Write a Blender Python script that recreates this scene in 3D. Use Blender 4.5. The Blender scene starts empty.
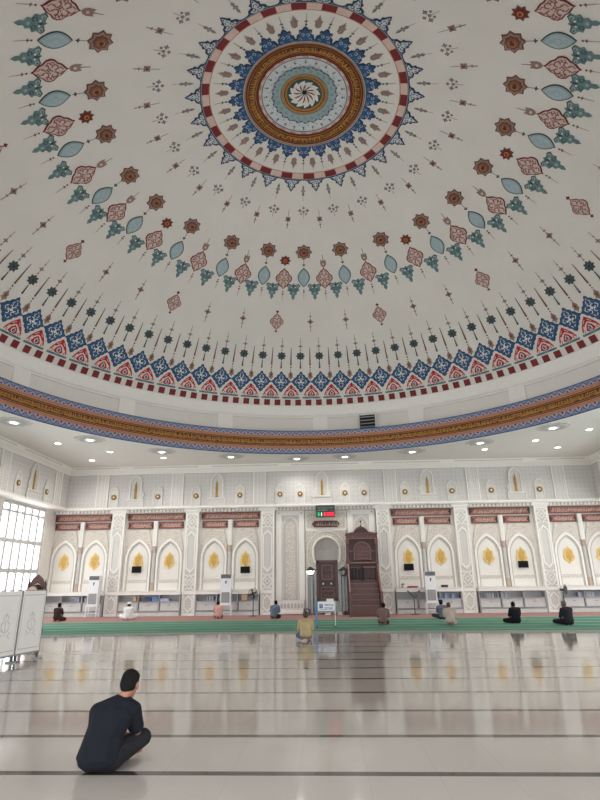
import bpy, bmesh, math, random
from mathutils import Vector, Matrix
import numpy as np
R_ = math.radians
PI = math.pi
rnd = random.Random(7)
C = bpy.context.scene.collection

# ------------------------------------------------------------------ materials
def lin(c):
    return tuple(((v/255)/12.92 if v/255 <= .04045 else ((v/255+.055)/1.055)**2.4) for v in c)
MATS = {}
def mat(name, rgb, rough=.6, metal=0., var=.06, scale=6., bump=0., spec=.5, emit=None, emis=0.):
    if name in MATS: return MATS[name]
    m = bpy.data.materials.new(name); m.use_nodes = True
    nt = m.node_tree; b = nt.nodes['Principled BSDF']
    c = lin(rgb)
    tc = nt.nodes.new('ShaderNodeTexCoord')
    nz = nt.nodes.new('ShaderNodeTexNoise'); nz.inputs['Scale'].default_value = scale; nz.inputs['Detail'].default_value = 4
    nt.links.new(tc.outputs['Object'], nz.inputs['Vector'])
    rp = nt.nodes.new('ShaderNodeValToRGB')
    rp.color_ramp.elements[0].position = .3; rp.color_ramp.elements[1].position = .7
    rp.color_ramp.elements[0].color = (*[v*(1-var) for v in c], 1)
    rp.color_ramp.elements[1].color = (*[min(1, v*(1+var)) for v in c], 1)
    nt.links.new(nz.outputs['Fac'], rp.inputs['Fac']); nt.links.new(rp.outputs['Color'], b.inputs['Base Color'])
    b.inputs['Roughness'].default_value = rough; b.inputs['Metallic'].default_value = metal
    b.inputs['Specular IOR Level'].default_value = spec
    if bump:
        bp = nt.nodes.new('ShaderNodeBump'); bp.inputs['Strength'].default_value = bump
        nt.links.new(nz.outputs['Fac'], bp.inputs['Height']); nt.links.new(bp.outputs['Normal'], b.inputs['Normal'])
    if emit:
        b.inputs['Emission Color'].default_value = (*lin(emit), 1); b.inputs['Emission Strength'].default_value = emis
    MATS[name] = m
    return m

def math_node(nt, op, a, b=None):
    n = nt.nodes.new('ShaderNodeMath'); n.operation = op
    for i, v in enumerate((a, b)):
        if v is None: continue
        if isinstance(v, (int, float)): n.inputs[i].default_value = v
        else: nt.links.new(v, n.inputs[i])
    return n.outputs[0]

def lattice_mat(name, rgb, rgb2, cell=.18, line=.16, rough=.6, var=.3):
    """fine carved lattice: lines along u = x + y and v = z plus the diagonals"""
    m = bpy.data.materials.new(name); m.use_nodes = True; nt = m.node_tree; b = nt.nodes['Principled BSDF']
    tc = nt.nodes.new('ShaderNodeTexCoord'); sp = nt.nodes.new('ShaderNodeSeparateXYZ')
    nt.links.new(tc.outputs['Object'], sp.inputs[0])
    u = math_node(nt, 'ADD', sp.outputs[0], sp.outputs[1]); v = sp.outputs[2]
    def ln(s, p, w):
        f = math_node(nt, 'FRACT', math_node(nt, 'DIVIDE', s, p)); d = math_node(nt, 'ABSOLUTE', math_node(nt, 'SUBTRACT', f, .5))
        return math_node(nt, 'LESS_THAN', d, w)
    a = math_node(nt, 'MAXIMUM', ln(u, cell, line), ln(v, cell, line))
    dg = math_node(nt, 'MAXIMUM', ln(math_node(nt, 'ADD', u, v), cell, line*.7), ln(math_node(nt, 'SUBTRACT', u, v), cell, line*.7))
    k = math_node(nt, 'MULTIPLY', math_node(nt, 'ADD', a, dg), .5)
    nz = nt.nodes.new('ShaderNodeTexNoise'); nz.inputs['Scale'].default_value = 3; nt.links.new(tc.outputs['Object'], nz.inputs['Vector'])
    k = math_node(nt, 'MULTIPLY', k, math_node(nt, 'ADD', .75, math_node(nt, 'MULTIPLY', nz.outputs['Fac'], var*1.5)))
    mx = nt.nodes.new('ShaderNodeMix'); mx.data_type = 'RGBA'
    mx.inputs[6].default_value = (*lin(rgb), 1); mx.inputs[7].default_value = (*lin(rgb2), 1)
    nt.links.new(k, mx.inputs[0]); nt.links.new(mx.outputs[2], b.inputs['Base Color'])
    b.inputs['Roughness'].default_value = rough
    MATS[name] = m; return m

def carved_mat(name, rgb, rgb2, scale=9., rough=.6, bump=.3):
    """arabesque-like relief: smooth voronoi cell edges between two tones"""
    m = bpy.data.materials.new(name); m.use_nodes = True; nt = m.node_tree; b = nt.nodes['Principled BSDF']
    tc = nt.nodes.new('ShaderNodeTexCoord'); vo = nt.nodes.new('ShaderNodeTexVoronoi'); vo.feature = 'DISTANCE_TO_EDGE'
    vo.inputs['Scale'].default_value = scale; nt.links.new(tc.outputs['Object'], vo.inputs['Vector'])
    rp = nt.nodes.new('ShaderNodeValToRGB'); rp.color_ramp.elements[0].position = .04; rp.color_ramp.elements[1].position = .22
    rp.color_ramp.elements[0].color = (*lin(rgb), 1); rp.color_ramp.elements[1].color = (*lin(rgb2), 1)
    nt.links.new(vo.outputs['Distance'], rp.inputs['Fac']); nt.links.new(rp.outputs['Color'], b.inputs['Base Color'])
    bp = nt.nodes.new('ShaderNodeBump'); bp.inputs['Strength'].default_value = bump; bp.inputs['Distance'].default_value = .02
    nt.links.new(vo.outputs['Distance'], bp.inputs['Height']); nt.links.new(bp.outputs['Normal'], b.inputs['Normal'])
    b.inputs['Roughness'].default_value = rough
    MATS[name] = m; return m

def floor_mat():
    m = bpy.data.materials.new('polished_floor_tile'); m.use_nodes = True; nt = m.node_tree; b = nt.nodes['Principled BSDF']
    tc = nt.nodes.new('ShaderNodeTexCoord'); sp = nt.nodes.new('ShaderNodeSeparateXYZ'); nt.links.new(tc.outputs['Object'], sp.inputs[0])
    def ln(s, off, p, w):
        f = math_node(nt, 'FRACT', math_node(nt, 'DIVIDE', math_node(nt, 'ADD', s, off), p))
        return math_node(nt, 'LESS_THAN', math_node(nt, 'ABSOLUTE', math_node(nt, 'SUBTRACT', f, .5)), w/p/2)
    S = 1.181*KF; y0 = 5.35*KF
    dark = ln(sp.outputs[1], -y0+S*.5+S*20, S, .10)
    joint = math_node(nt, 'MULTIPLY', ln(sp.outputs[0], S*40, S/2, .006), .12)
    nz = nt.nodes.new('ShaderNodeTexNoise'); nz.inputs['Scale'].default_value = .55; nz.inputs['Detail'].default_value = 6
    nt.links.new(tc.outputs['Object'], nz.inputs['Vector'])
    n2 = nt.nodes.new('ShaderNodeTexNoise'); n2.inputs['Scale'].default_value = 25; n2.inputs['Detail'].default_value = 3
    nt.links.new(tc.outputs['Object'], n2.inputs['Vector'])
    rp = nt.nodes.new('ShaderNodeValToRGB'); rp.color_ramp.elements[0].position = .3; rp.color_ramp.elements[1].position = .75
    rp.color_ramp.elements[0].color = (*lin((178, 171, 164)), 1); rp.color_ramp.elements[1].color = (*lin((191, 184, 177)), 1)
    nt.links.new(nz.outputs['Fac'], rp.inputs['Fac'])
    mx = nt.nodes.new('ShaderNodeMix'); mx.data_type = 'RGBA'; mx.inputs[7].default_value = (*lin((66, 60, 56)), 1)
    nt.links.new(rp.outputs['Color'], mx.inputs[6]); nt.links.new(math_node(nt, 'MAXIMUM', dark, joint), mx.inputs[0])
    nt.links.new(mx.outputs[2], b.inputs['Base Color'])
    rr = math_node(nt, 'ADD', .075, math_node(nt, 'MULTIPLY', n2.outputs['Fac'], .02))
    nt.links.new(rr, b.inputs['Roughness'])
    b.inputs['IOR'].default_value = 1.5
    MATS['floor'] = m; return m

WHITE = mat('white_plaster', (226, 222, 216), .7, var=.02, scale=1.5)
DOMEW = mat('dome_paint', (222, 218, 212), .8, var=.025, scale=.6)
CEILW = mat('ceiling_paint', (220, 217, 212), .75, var=.015, scale=.8)
TRIMW = mat('white_moulding', (238, 235, 230), .55, var=.02)
PALE = mat('pale_panel', (232, 228, 222), .5, var=.015)
GREYW = mat('pale_grey_stone', (196, 192, 187), .5, var=.04)
LATT = lattice_mat('grey_lattice', (200, 197, 195), (220, 217, 214), .22, .07)
LATT2 = lattice_mat('grey_fine_lattice', (198, 196, 192), (222, 219, 215), .12, .14)
CARV = carved_mat('beige_carving', (202, 193, 182), (222, 216, 208), 7.)
CARV2 = carved_mat('beige_arabesque', (192, 182, 170), (226, 220, 212), 12.)
TAN = mat('tan_stone', (182, 165, 150), .5, var=.08, scale=9)
MARBLE = mat('grey_marble', (160, 164, 166), .3, var=.12, scale=3)
ROSE = mat('rose_panel', (146, 90, 80), .55, var=.1)
ROSED = mat('dark_rose', (88, 52, 48), .55, var=.1)
CREAM = mat('cream_paint', (208, 178, 164), .6)
GOLD = mat('gold_leaf', (220, 188, 116), .42, .3, var=.18, scale=14)
GOLDD = mat('dark_gold', (140, 104, 50), .4, .3, var=.15, scale=14)
WOOD = mat('red_brown_wood', (90, 52, 48), .4, var=.18, scale=9, bump=.05)
WOODD = mat('dark_carved_wood', (64, 37, 35), .45, var=.25, scale=22, bump=.5)
WOODL = mat('worn_wood_edge', (124, 84, 74), .4, var=.15, scale=9)
BLACK = mat('black_plastic', (24, 24, 26), .4, var=.1)
SCREEN = mat('black_screen', (14, 15, 19), .55, var=.05, spec=.15)
DGREY = mat('dark_grey_metal', (74, 75, 78), .4, .4)
MGREY = mat('mid_grey', (140, 141, 143), .5)
LGREY = mat('light_grey', (178, 179, 181), .5)
ACW = mat('white_enamel', (232, 233, 236), .3, var=.01)
GRILL = lattice_mat('grey_grille', (128, 129, 131), (168, 169, 171), .05, .2)
BLUEB = mat('blue_box', (88, 128, 176), .5)
NAVYB = mat('dark_blue_cover', (58, 72, 104), .55)
REDC = mat('red_carpet_pile', (164, 124, 120), .95, var=.08, scale=30, bump=.2, spec=.1)
GREEN = mat('green_carpet_pile', (88, 132, 112), .95, var=.12, scale=24, bump=.3, spec=.1)
GREENL = mat('pale_green_stripe', (164, 196, 178), .95, var=.08, scale=24, spec=.1)
FRINGE = mat('grey_green_fringe', (150, 158, 146), .95, var=.2, scale=14, bump=.3, spec=.1)
LAMP = mat('lamp_glow', (255, 252, 246), .5, emit=(255, 250, 242), emis=6.)
SILVER = mat('brushed_steel', (160, 160, 158), .35, .6)
# dome paints
P_NAVY = mat('navy_paint', (44, 66, 96), .7); P_BLUE = mat('blue_paint', (46, 86, 128), .7, var=.15, scale=8)
P_LBLUE = mat('pale_blue_paint', (168, 186, 194), .7); P_TEAL = mat('teal_paint', (104, 132, 134), .7, var=.15, scale=8)
P_DTEAL = mat('dark_teal_paint', (62, 84, 86), .7); P_LTEAL = mat('light_teal_paint', (152, 172, 172), .7)
P_RED = mat('red_paint', (182, 36, 44), .7); P_MAR = mat('maroon_paint', (120, 34, 38), .7); P_PINK = mat('pink_paint', (212, 186, 176), .7)
P_BROWN = mat('brown_paint', (112, 72, 58), .7); P_TAUPE = mat('taupe_paint', (150, 124, 112), .7); P_GREY = mat('grey_paint', (136, 130, 128), .7)
P_DGREY = mat('slate_paint', (72, 78, 78), .7); P_WHITE = mat('white_paint', (224, 222, 216), .7)
P_GOLD = mat('gold_paint', (178, 128, 56), .6, var=.15, scale=10); P_TANP = mat('tan_paint', (176, 124, 84), .65)
P_DBR = mat('dark_brown_paint', (98, 44, 28), .65); P_SALM = mat('salmon_paint', (188, 134, 112), .7); P_LAV = mat('lavender_paint', (138, 150, 180), .7)
P_LILAC = mat('lilac_paint', (190, 172, 184), .7); P_ICE = mat('ice_paint', (206, 212, 214), .7); P_BLK = mat('near_black_paint', (40, 34, 34), .7)

# ------------------------------------------------------------------ mesh builder
class MB:
    def __init__(s): s.v = []; s.f = []; s.m = []; s.mats = []; s.sm = []
    def mi(s, m):
        if m not in s.mats: s.mats.append(m)
        return s.mats.index(m)
    def face(s, pts, m, smooth=False):
        b = len(s.v); s.v += [tuple(p) for p in pts]; s.f.append(tuple(range(b, b+len(pts)))); s.m.append(s.mi(m)); s.sm.append(smooth)
    def grid(s, rows, m, smooth=True, closed=False):
        b = len(s.v); n = len(rows[0]); k = s.mi(m)
        for r in rows: s.v += [tuple(p) for p in r]
        for i in range(len(rows)-1):
            for j in range(n if closed else n-1):
                j2 = (j+1) % n
                s.f.append((b+i*n+j, b+i*n+j2, b+(i+1)*n+j2, b+(i+1)*n+j)); s.m.append(k); s.sm.append(smooth)
    def box(s, x0, x1, y0, y1, z0, z1, m):
        b = len(s.v); k = s.mi(m)
        s.v += [(x, y, z) for x in (x0, x1) for y in (y0, y1) for z in (z0, z1)]
        for q in ((0, 1, 3, 2), (4, 6, 7, 5), (0, 4, 5, 1), (2, 3, 7, 6), (0, 2, 6, 4), (1, 5, 7, 3)):
            s.f.append(tuple(b+i for i in q)); s.m.append(k); s.sm.append(False)
    def prism(s, pts, fa, fb, m, ms=None, back=True):
        """pts 2-D outline; fa / fb map it to the front and back faces"""
        A = [fa(*p) for p in pts]; B = [fb(*p) for p in pts]
        s.face(A, m)
        if back: s.face(B[::-1], ms or m)
        n = len(pts)
        for i in range(n): s.face([A[i], A[(i+1) % n], B[(i+1) % n], B[i]], ms or m)
    def band(s, inner, outer, fa, fb, m, closed=False, ms=None):
        """frame between two outlines of equal count, with thickness"""
        n = len(inner)
        for i in range(n if closed else n-1):
            j = (i+1) % n
            s.face([fa(*inner[i]), fa(*inner[j]), fa(*outer[j]), fa(*outer[i])], m)
            s.face([fa(*inner[i]), fa(*inner[j]), fb(*inner[j]), fb(*inner[i])], ms or m)
            s.face([fa(*outer[i]), fa(*outer[j]), fb(*outer[j]), fb(*outer[i])], ms or m)
        if not closed:
            for i in (0, n-1): s.face([fa(*inner[i]), fa(*outer[i]), fb(*outer[i]), fb(*inner[i])], ms or m)
    def stroke(s, pts, w, fn, m, taper=False):
        n = len(pts)
        if n < 2: return
        L = []; Rr = []
        for i in range(n):
            a = pts[max(0, i-1)]; b = pts[min(n-1, i+1)]
            dx, dy = b[0]-a[0], b[1]-a[1]; l = math.hypot(dx, dy) or 1
            k = w/2*((1-.8*i/(n-1)) if taper else 1)
            L.append((pts[i][0]-dy/l*k, pts[i][1]+dx/l*k)); Rr.append((pts[i][0]+dy/l*k, pts[i][1]-dx/l*k))
        for i in range(n-1): s.face([fn(*L[i]), fn(*L[i+1]), fn(*Rr[i+1]), fn(*Rr[i])], m)
    def cyl(s, p0, p1, r0, r1, m, n=12, caps=True, smooth=True):
        p0, p1 = Vector(p0), Vector(p1); d = (p1-p0).normalized()
        a = d.orthogonal().normalized(); b = d.cross(a)
        ring = lambda p, r: [p+a*(r*math.cos(2*PI*i/n))+b*(r*math.sin(2*PI*i/n)) for i in range(n)]
        A, B = ring(p0, r0), ring(p1, r1)
        s.grid([A, B], m, smooth, True)
        if caps:
            if r0 > 1e-5: s.face(A[::-1], m)
            if r1 > 1e-5: s.face(B, m)
    def lathe(s, prof, c, m, n=16, smooth=True, a0=0, a1=2*PI):
        cl = abs(a1-a0-2*PI) < 1e-6; k = n if cl else n+1
        s.grid([[(c[0]+r*math.cos(a0+(a1-a0)*i/n), c[1]+r*math.sin(a0+(a1-a0)*i/n), c[2]+z) for i in range(k)] for r, z in prof], m, smooth, cl)
    def ball(s, c, r, m, n=10):
        rx, ry, rz = (r, r, r) if isinstance(r, (int, float)) else r
        s.grid([[(c[0]+rx*math.sin(PI*j/n)*math.cos(2*PI*i/(2*n)), c[1]+ry*math.sin(PI*j/n)*math.sin(2*PI*i/(2*n)), c[2]+rz*math.cos(PI*j/n)) for i in range(2*n)] for j in range(n+1)], m, True, True)
    def build(s, name, parent=None, loc=None):
        me = bpy.data.meshes.new(name); me.from_pydata(s.v, [], s.f)
        for m in s.mats: me.materials.append(m)
        me.polygons.foreach_set('material_index', s.m); me.polygons.foreach_set('use_smooth', s.sm)
        me.update()
        o = bpy.data.objects.new(name, me); C.objects.link(o)
        if parent: o.parent = parent
        if loc: o.location = loc
        return o

def tag(o, label=None, cat=None, group=None, kind=None):
    if label: o['label'] = label
    if cat: o['category'] = cat
    if group: o['group'] = group
    if kind: o['kind'] = kind
    return o
def thing(name, label, cat, loc=(0, 0, 0), rz=0, group=None):
    o = bpy.data.objects.new(name, None); C.objects.link(o); o.location = loc; o.rotation_euler = (0, 0, rz)
    o.empty_display_size = .1
    return tag(o, label, cat, group)
def struct(name, mb, parent=None):
    o = mb.build(name, parent); o['kind'] = 'structure'; return o
def dup(root, loc, rz=0, label=None, group=None):
    r = root.copy(); C.objects.link(r); r.location = loc; r.rotation_euler = (0, 0, rz)
    if label: r['label'] = label
    if group: r['group'] = group
    for ch in list(root.children):
        c = ch.copy(); C.objects.link(c); c.parent = r
        for g in list(ch.children):
            d = g.copy(); C.objects.link(d); d.parent = c
    return r
def orient(y):      # maps (u, v) onto a vertical plane facing the camera
    return lambda u, v: (u, y, v)

# ------------------------------------------------------------------ outlines
def arch(hw, z0, zs, za, n=10, bulge=0.):
    h = za-zs; c = (h*h-hw*hw)/(2*hw); Rr = hw+c
    a1 = math.atan2(h, c)
    right = [(-c+Rr*math.cos(a1*i/n), zs+Rr*math.sin(a1*i/n)) for i in range(n+1)]
    right = [(x, z) for x, z in right]; right[-1] = (0, za)
    left = [(-x, z) for x, z in right[:-1]][::1]
    return [(hw-bulge, z0)] + right + left[::-1] + [(-hw+bulge, z0)]
def mirror(prof):
    return [(x, y) for x, y in prof] + [(-x, y) for x, y in prof[::-1] if x > 1e-6]
def starpoly(n, R, r, ph=0):
    return [((R if i % 2 == 0 else r)*math.sin(PI*i/n+ph), (R if i % 2 == 0 else r)*math.cos(PI*i/n+ph)) for i in range(2*n)]
def disc(r, cx=0, cy=0, n=10):
    return [(cx+r*math.cos(2*PI*i/n), cy+r*math.sin(2*PI*i/n)) for i in range(n)]
def arc(cx, cy, r, a0, a1, n=8):
    return [(cx+r*math.cos(R_(a0+(a1-a0)*i/n)), cy+r*math.sin(R_(a0+(a1-a0)*i/n))) for i in range(n+1)]
def scalep(pts, k, kx=None):
    return [(x*(kx or k), y*k) for x, y in pts]
def shift(pts, dx, dy):
    return [(x+dx, y+dy) for x, y in pts]
def script(mb, u0, u1, v0, v1, fn, m, rn, w=None):
    """flowing calligraphic strokes between two rails"""
    h = v1-v0; w = w or h*.1; x = u0+h*.15
    while x < u1-h*.35:
        k = rn.random(); L = h*rn.uniform(.5, .95)
        if k < .35:
            mb.stroke([(x, v0+h*.25), (x+L*.3, v0+h*.16), (x+L*.7, v0+h*.2), (x+L, v0+h*.42)], w, fn, m)
            mb.stroke([(x+L*.5, v0+h*.2), (x+L*.46, v0+h*.55), (x+L*.5, v0+h*.9)], w, fn, m)
        elif k < .7:
            mb.stroke(arc(x+L*.4, v0+h*.42, L*.3, 150, 400, 7), w, fn, m)
            mb.stroke([(x+L*.75, v0+h*.12), (x+L*.8, v0+h*.88)], w, fn, m)
        else:
            mb.stroke([(x, v0+h*.65), (x+L*.35, v0+h*.78), (x+L*.8, v0+h*.6), (x+L*.45, v0+h*.3), (x+L, v0+h*.2)], w, fn, m)
            mb.face([fn(*p) for p in disc(w*.6, x+L*.3, v0+h*.45, 4)], m)
        x += L*.8

# ------------------------------------------------------------------ camera
H = 1.55          # eye height the wall heights were read with; FD lowers them onto the floor below
FD = .06; KF = (H-FD)/H
F, PITCH, ROLL, YAW = 534.6, R_(18.815), R_(-.729), R_(-2.620)
fw = Vector((math.sin(YAW)*math.cos(PITCH), math.cos(YAW)*math.cos(PITCH), math.sin(PITCH)))
r0 = Vector((math.cos(YAW), -math.sin(YAW), 0)); u0 = r0.cross(fw)
rt = r0*math.cos(ROLL)+u0*math.sin(ROLL); up = -r0*math.sin(ROLL)+u0*math.cos(ROLL)
cd = bpy.data.cameras.new('camera'); cam = bpy.data.objects.new('camera', cd); C.objects.link(cam)
cam.matrix_world = Matrix(((rt.x, up.x, -fw.x, 0), (rt.y, up.y, -fw.y, 0), (rt.z, up.z, -fw.z, H), (0, 0, 0, 1)))
cd.sensor_width = 36; cd.sensor_fit = 'AUTO'; cd.lens = F/800*36; cd.clip_end = 200; cd.clip_start = .05
bpy.context.scene.camera = cam

# ------------------------------------------------------------------ shell
CX, CY = -.35, 13.8           # dome axis
YW, YU = 28., 27.6            # lower and upper faces of the qibla wall
XW, XU = 14.2, 13.55
ZC = 7.47; ZL = 5.27          # ceiling, underside of the upper walls
YB = -.6
fl = MB(); fl.face([(-15, YB-.6, 0), (15, YB-.6, 0), (15, 29.2, 0), (-15, 29.2, 0)], floor_mat()); struct('floor', fl)

# ceiling slab with the round opening
ce = MB(); N = 144
def sq_pt(a):
    x, y = math.cos(a), math.sin(a)
    tx = ((XU+.4)-CX)/x if x > 1e-9 else ((-XU-.4)-CX)/x if x < -1e-9 else 1e9
    ty = (YU+.4-CY)/y if y > 1e-9 else (YB-.2-CY)/y if y < -1e-9 else 1e9
    t = min(tx, ty); return (CX+x*t, CY+y*t, ZC)
for i in range(N):
    a, b = 2*PI*i/N, 2*PI*(i+1)/N
    ci = lambda q: (CX+11.67*math.cos(q), CY+11.67*math.sin(q), ZC)
    ce.face([ci(a), ci(b), sq_pt(b), sq_pt(a)], CEILW)
for x, y in ((XU+.4, YU+.4), (-XU-.4, YU+.4), (XU+.4, YB-.2), (-XU-.4, YB-.2)):
    a = math.atan2(y-CY, x-CX); i = math.floor(a/(2*PI/N)); ce.face([sq_pt(i*2*PI/N), (x, y, ZC), sq_pt((i+1)*2*PI/N)], CEILW)
struct('ceiling', ce)

# lower qibla wall, with the opening of the prayer niche
wl = MB()
YF = YW+.021
wl.box(-XW-.3, -1.12, YF, YF+.4, 0, ZL+.2, WHITE); wl.box(1.04, XW+.3, YF, YF+.4, 0, ZL+.2, WHITE); wl.box(-1.12, 1.04, YF, YF+.4, 4.08, ZL+.2, WHITE)
wl.box(-1.3, 1.22, 28.95, 29.1, 0, 4.4, WHITE); wl.box(-1.3, -1.2, YF+.4, 28.95, 0, 4.4, WHITE); wl.box(1.12, 1.22, YF+.4, 28.95, 0, 4.4, WHITE); wl.box(-1.3, 1.22, YF+.4, 28.95, 4.3, 4.4, WHITE)
struct('wall_front', wl)
# upper walls and soffits
wu = MB(); wu.box(-XU-.4, XU+.4, YU+.021, YU+.5, ZL, ZC+.3, LATT)
struct('wall_front_upper', wu)
for s, nm in ((-1, 'left'), (1, 'right')):
    w = MB(); xs = sorted((s*(XU+.021), s*(XU+.7))); w.box(xs[0], xs[1], YB-.2, YU, ZL, ZC+.3, LATT); struct('wall_%s_upper' % nm, w)
    # piers between the tall windows
    w = MB(); xs = sorted((s*XW, s*(XW+.3)))
    edges = []
    yc = [25.05-4.6*k for k in range(6)]
    spans = [(c-1.92, c+1.92) for c in yc][::-1]
    prev = YB-.2
    for a, b in spans: w.box(xs[0], xs[1], prev, max(prev+.02, a), 0, ZL, WHITE) if a > prev else None; prev = b
    w.box(xs[0], xs[1], prev, YW, 0, ZL, WHITE)
    for a, b in spans:
        w.box(xs[0], xs[1], a, b, 0, .3, WHITE); w.box(xs[0], xs[1], a, b, 5.2, ZL, WHITE)
    struct('wall_%s' % nm, w)
wb = MB()
for a, b in ((-14.5, -11), (-7, -5), (-1.8, -1.6), (1.6, 1.8), (5, 7), (11, 14.5)): wb.box(a, b, YB-.3, YB, 0, ZC+.3, WHITE)
wb.box(-14.5, 14.5, YB-.3, YB, 4.6, ZC+.3, WHITE)
struct('wall_back', wb)

FRAME = mat('window_frame_paint', (206, 206, 206), .5)
def glass():
    m = bpy.data.materials.new('clear_glass'); m.use_nodes = True; nt = m.node_tree; nt.nodes.clear()
    o = nt.nodes.new('ShaderNodeOutputMaterial'); t = nt.nodes.new('ShaderNodeBsdfTransparent'); g = nt.nodes.new('ShaderNodeBsdfGlossy')
    t.inputs[0].default_value = (.96, .97, .97, 1); g.inputs['Roughness'].default_value = .02
    mx = nt.nodes.new('ShaderNodeMixShader'); mx.inputs[0].default_value = .06
    nt.links.new(t.outputs[0], mx.inputs[1]); nt.links.new(g.outputs[0], mx.inputs[2]); nt.links.new(mx.outputs[0], o.inputs[0]); return m
GLASS = glass()
def portal(loc, rot, sx, sy):
    l = bpy.data.lights.new('daylight_portal', 'AREA'); l.shape = 'RECTANGLE'; l.size = sx; l.size_y = sy
    l.cycles.is_portal = True
    o = bpy.data.objects.new('daylight_portal', l); C.objects.link(o); o.location = loc; o.rotation_euler = rot
wn = 0
for s in (-1, 1):
    for k, c in enumerate(yc):
        x = s*(XW+.12)
        fr = MB(); y0, y1 = c-1.92, c+1.92
        for i in range(7):
            y = y0+.02+i*(y1-y0-.04)/6; t = .1 if i in (0, 6) else .075
            fr.box(x-.06, x+.06, y-t, y+t, .3, 5.2, FRAME)
        for z, t in ((.35, .06), (2.2, .09), (3.5, .09), (4.78, .045), (5.15, .06)): fr.box(x-.05, x+.05, y0, y1, z-t, z+t, FRAME)
        wn += 1; o = struct('window_%d' % wn, fr)
        pn = MB(); pn.face([(x+s*.02, y0, .3), (x+s*.02, y1, .3), (x+s*.02, y1, 5.2), (x+s*.02, y0, 5.2)], GLASS); p = struct('window_pane', pn, o)
        portal((s*(XW+.32), c, 2.75), (0, R_(90)*s, 0), 4.9, 3.84)
for a, b in ((-11, -7), (-5, -1.8), (-1.6, 1.6), (1.8, 5), (7, 11)):
    portal(((a+b)/2, YB-.32, 2.3), (R_(90), 0, 0), b-a, 4.6)

# ------------------------------------------------------------------ dome
co = (17.15473194, -6.2523065, .17740994, -1.17376527)
def zf(r): q = (r/12)**2; return co[0]+co[1]*q+co[2]*q*q+co[3]*q**4+.30*math.exp(-math.sqrt(r*r+.02)/.75)
TR = np.linspace(0, 12.2, 1221); TZ = np.array([zf(r) for r in TR]); TS = np.concatenate([[0], np.cumsum(np.hypot(np.diff(TR), np.diff(TZ)))])
sr = lambda r: float(np.interp(r, TR, TS)); rs = lambda s: float(np.interp(s, TS, TR))
def dpt(th, r, off=0.):
    x, y, z = CX+r*math.cos(th), CY+r*math.sin(th), zf(r)
    d = Vector((CX-x, CY-y, 3.6-z)).normalized()*off
    return (x+d.x, y+d.y, z+d.z)
RB = 12.02
dm = MB(); K = [RB*math.sin(PI/2*i/44)**.9 for i in range(45)]; K[0] = .001
dm.grid([[dpt(2*PI*j/192, r) for j in range(192)] for r in K], DOMEW, True, True)
dome = struct('ceiling_dome', dm)
def dmap(th0, r_0, layer):
    s0 = sr(r_0); off = .012+.014*layer
    def fn(u, v):
        r = rs(max(0, s0+v)); return dpt(th0-u/max(r, .05), r, off)
    return fn
def annulus(mb, ra, rb, m, layer, n=192, a0=0, a1=2*PI):
    mb.grid([[dpt(a0+(a1-a0)*j/n, r, .012+.014*layer) for j in range(n+1)] for r in (ra, rb)], m, True)
def motif(mb, items, deg, r, layer0=0):
    for it in items:
        ly, m, pts = it[0], it[1], it[2]
        fn = dmap(R_(deg), r, layer0+ly)
        if len(it) > 3: mb.stroke(pts, it[3], fn, m)
        else: mb.face([fn(*p) for p in pts], m)
# --- base frieze: red squares, arches, diamonds (72 around)
bf = MB(); NB = 71; ST = 360/NB
S1, S2 = sr(11.78), sr(11.93)
for i in range(2*NB):
    a = R_(91.9+i*ST/2); w = .145/11.85
    bf.face([dpt(a-w, 11.78, .012), dpt(a+w, 11.78, .012), dpt(a+w, 11.93, .012), dpt(a-w, 11.93, .012)], P_MAR)
DA = sr(11.56)-sr(11.0)     # diamond height along the dome
def diamond():
    h = DA/2; w = .47; o = []
    h *= 1.12; w = .52; prof = [(0, -h), (.07, -h*.86), (.09, -h*.72), (.2, -h*.62), (.23, -h*.46), (.35, -h*.34), (.38, -h*.2), (w, 0), (.4, h*.14), (.36, h*.3), (.25, h*.42), (.23, h*.58), (.12, h*.7), (.1, h*.84), (0, h)]
    o.append((0, P_NAVY, mirror(prof))); o.append((1, P_BLUE, mirror([(x*.88, y*.9) for x, y in prof])))
    for sx in (-1, 1):
        o.append((2, P_WHITE, arc(sx*.1, -.06, .085, 90-sx*60, 90+sx*200, 7), .034)); o.append((2, P_WHITE, arc(sx*.12, .12, .07, -90+sx*40, -90-sx*200, 7), .032))
        o.append((2, P_WHITE, [(sx*.2, -.12), (sx*.29, -.02), (sx*.22, .07)], .034)); o.append((2, P_WHITE, [(sx*.05, -.32), (sx*.1, -.24), (sx*.04, -.18)], .03))
        o.append((2, P_WHITE, [(sx*.03, .34), (sx*.09, .26)], .03))
    o.append((2, P_WHITE, disc(.045, 0, .02, 6))); o.append((2, P_LTEAL, disc(.04, 0, -.38, 6)))
    return o
AH = sr(11.74)-sr(11.37)
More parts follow.
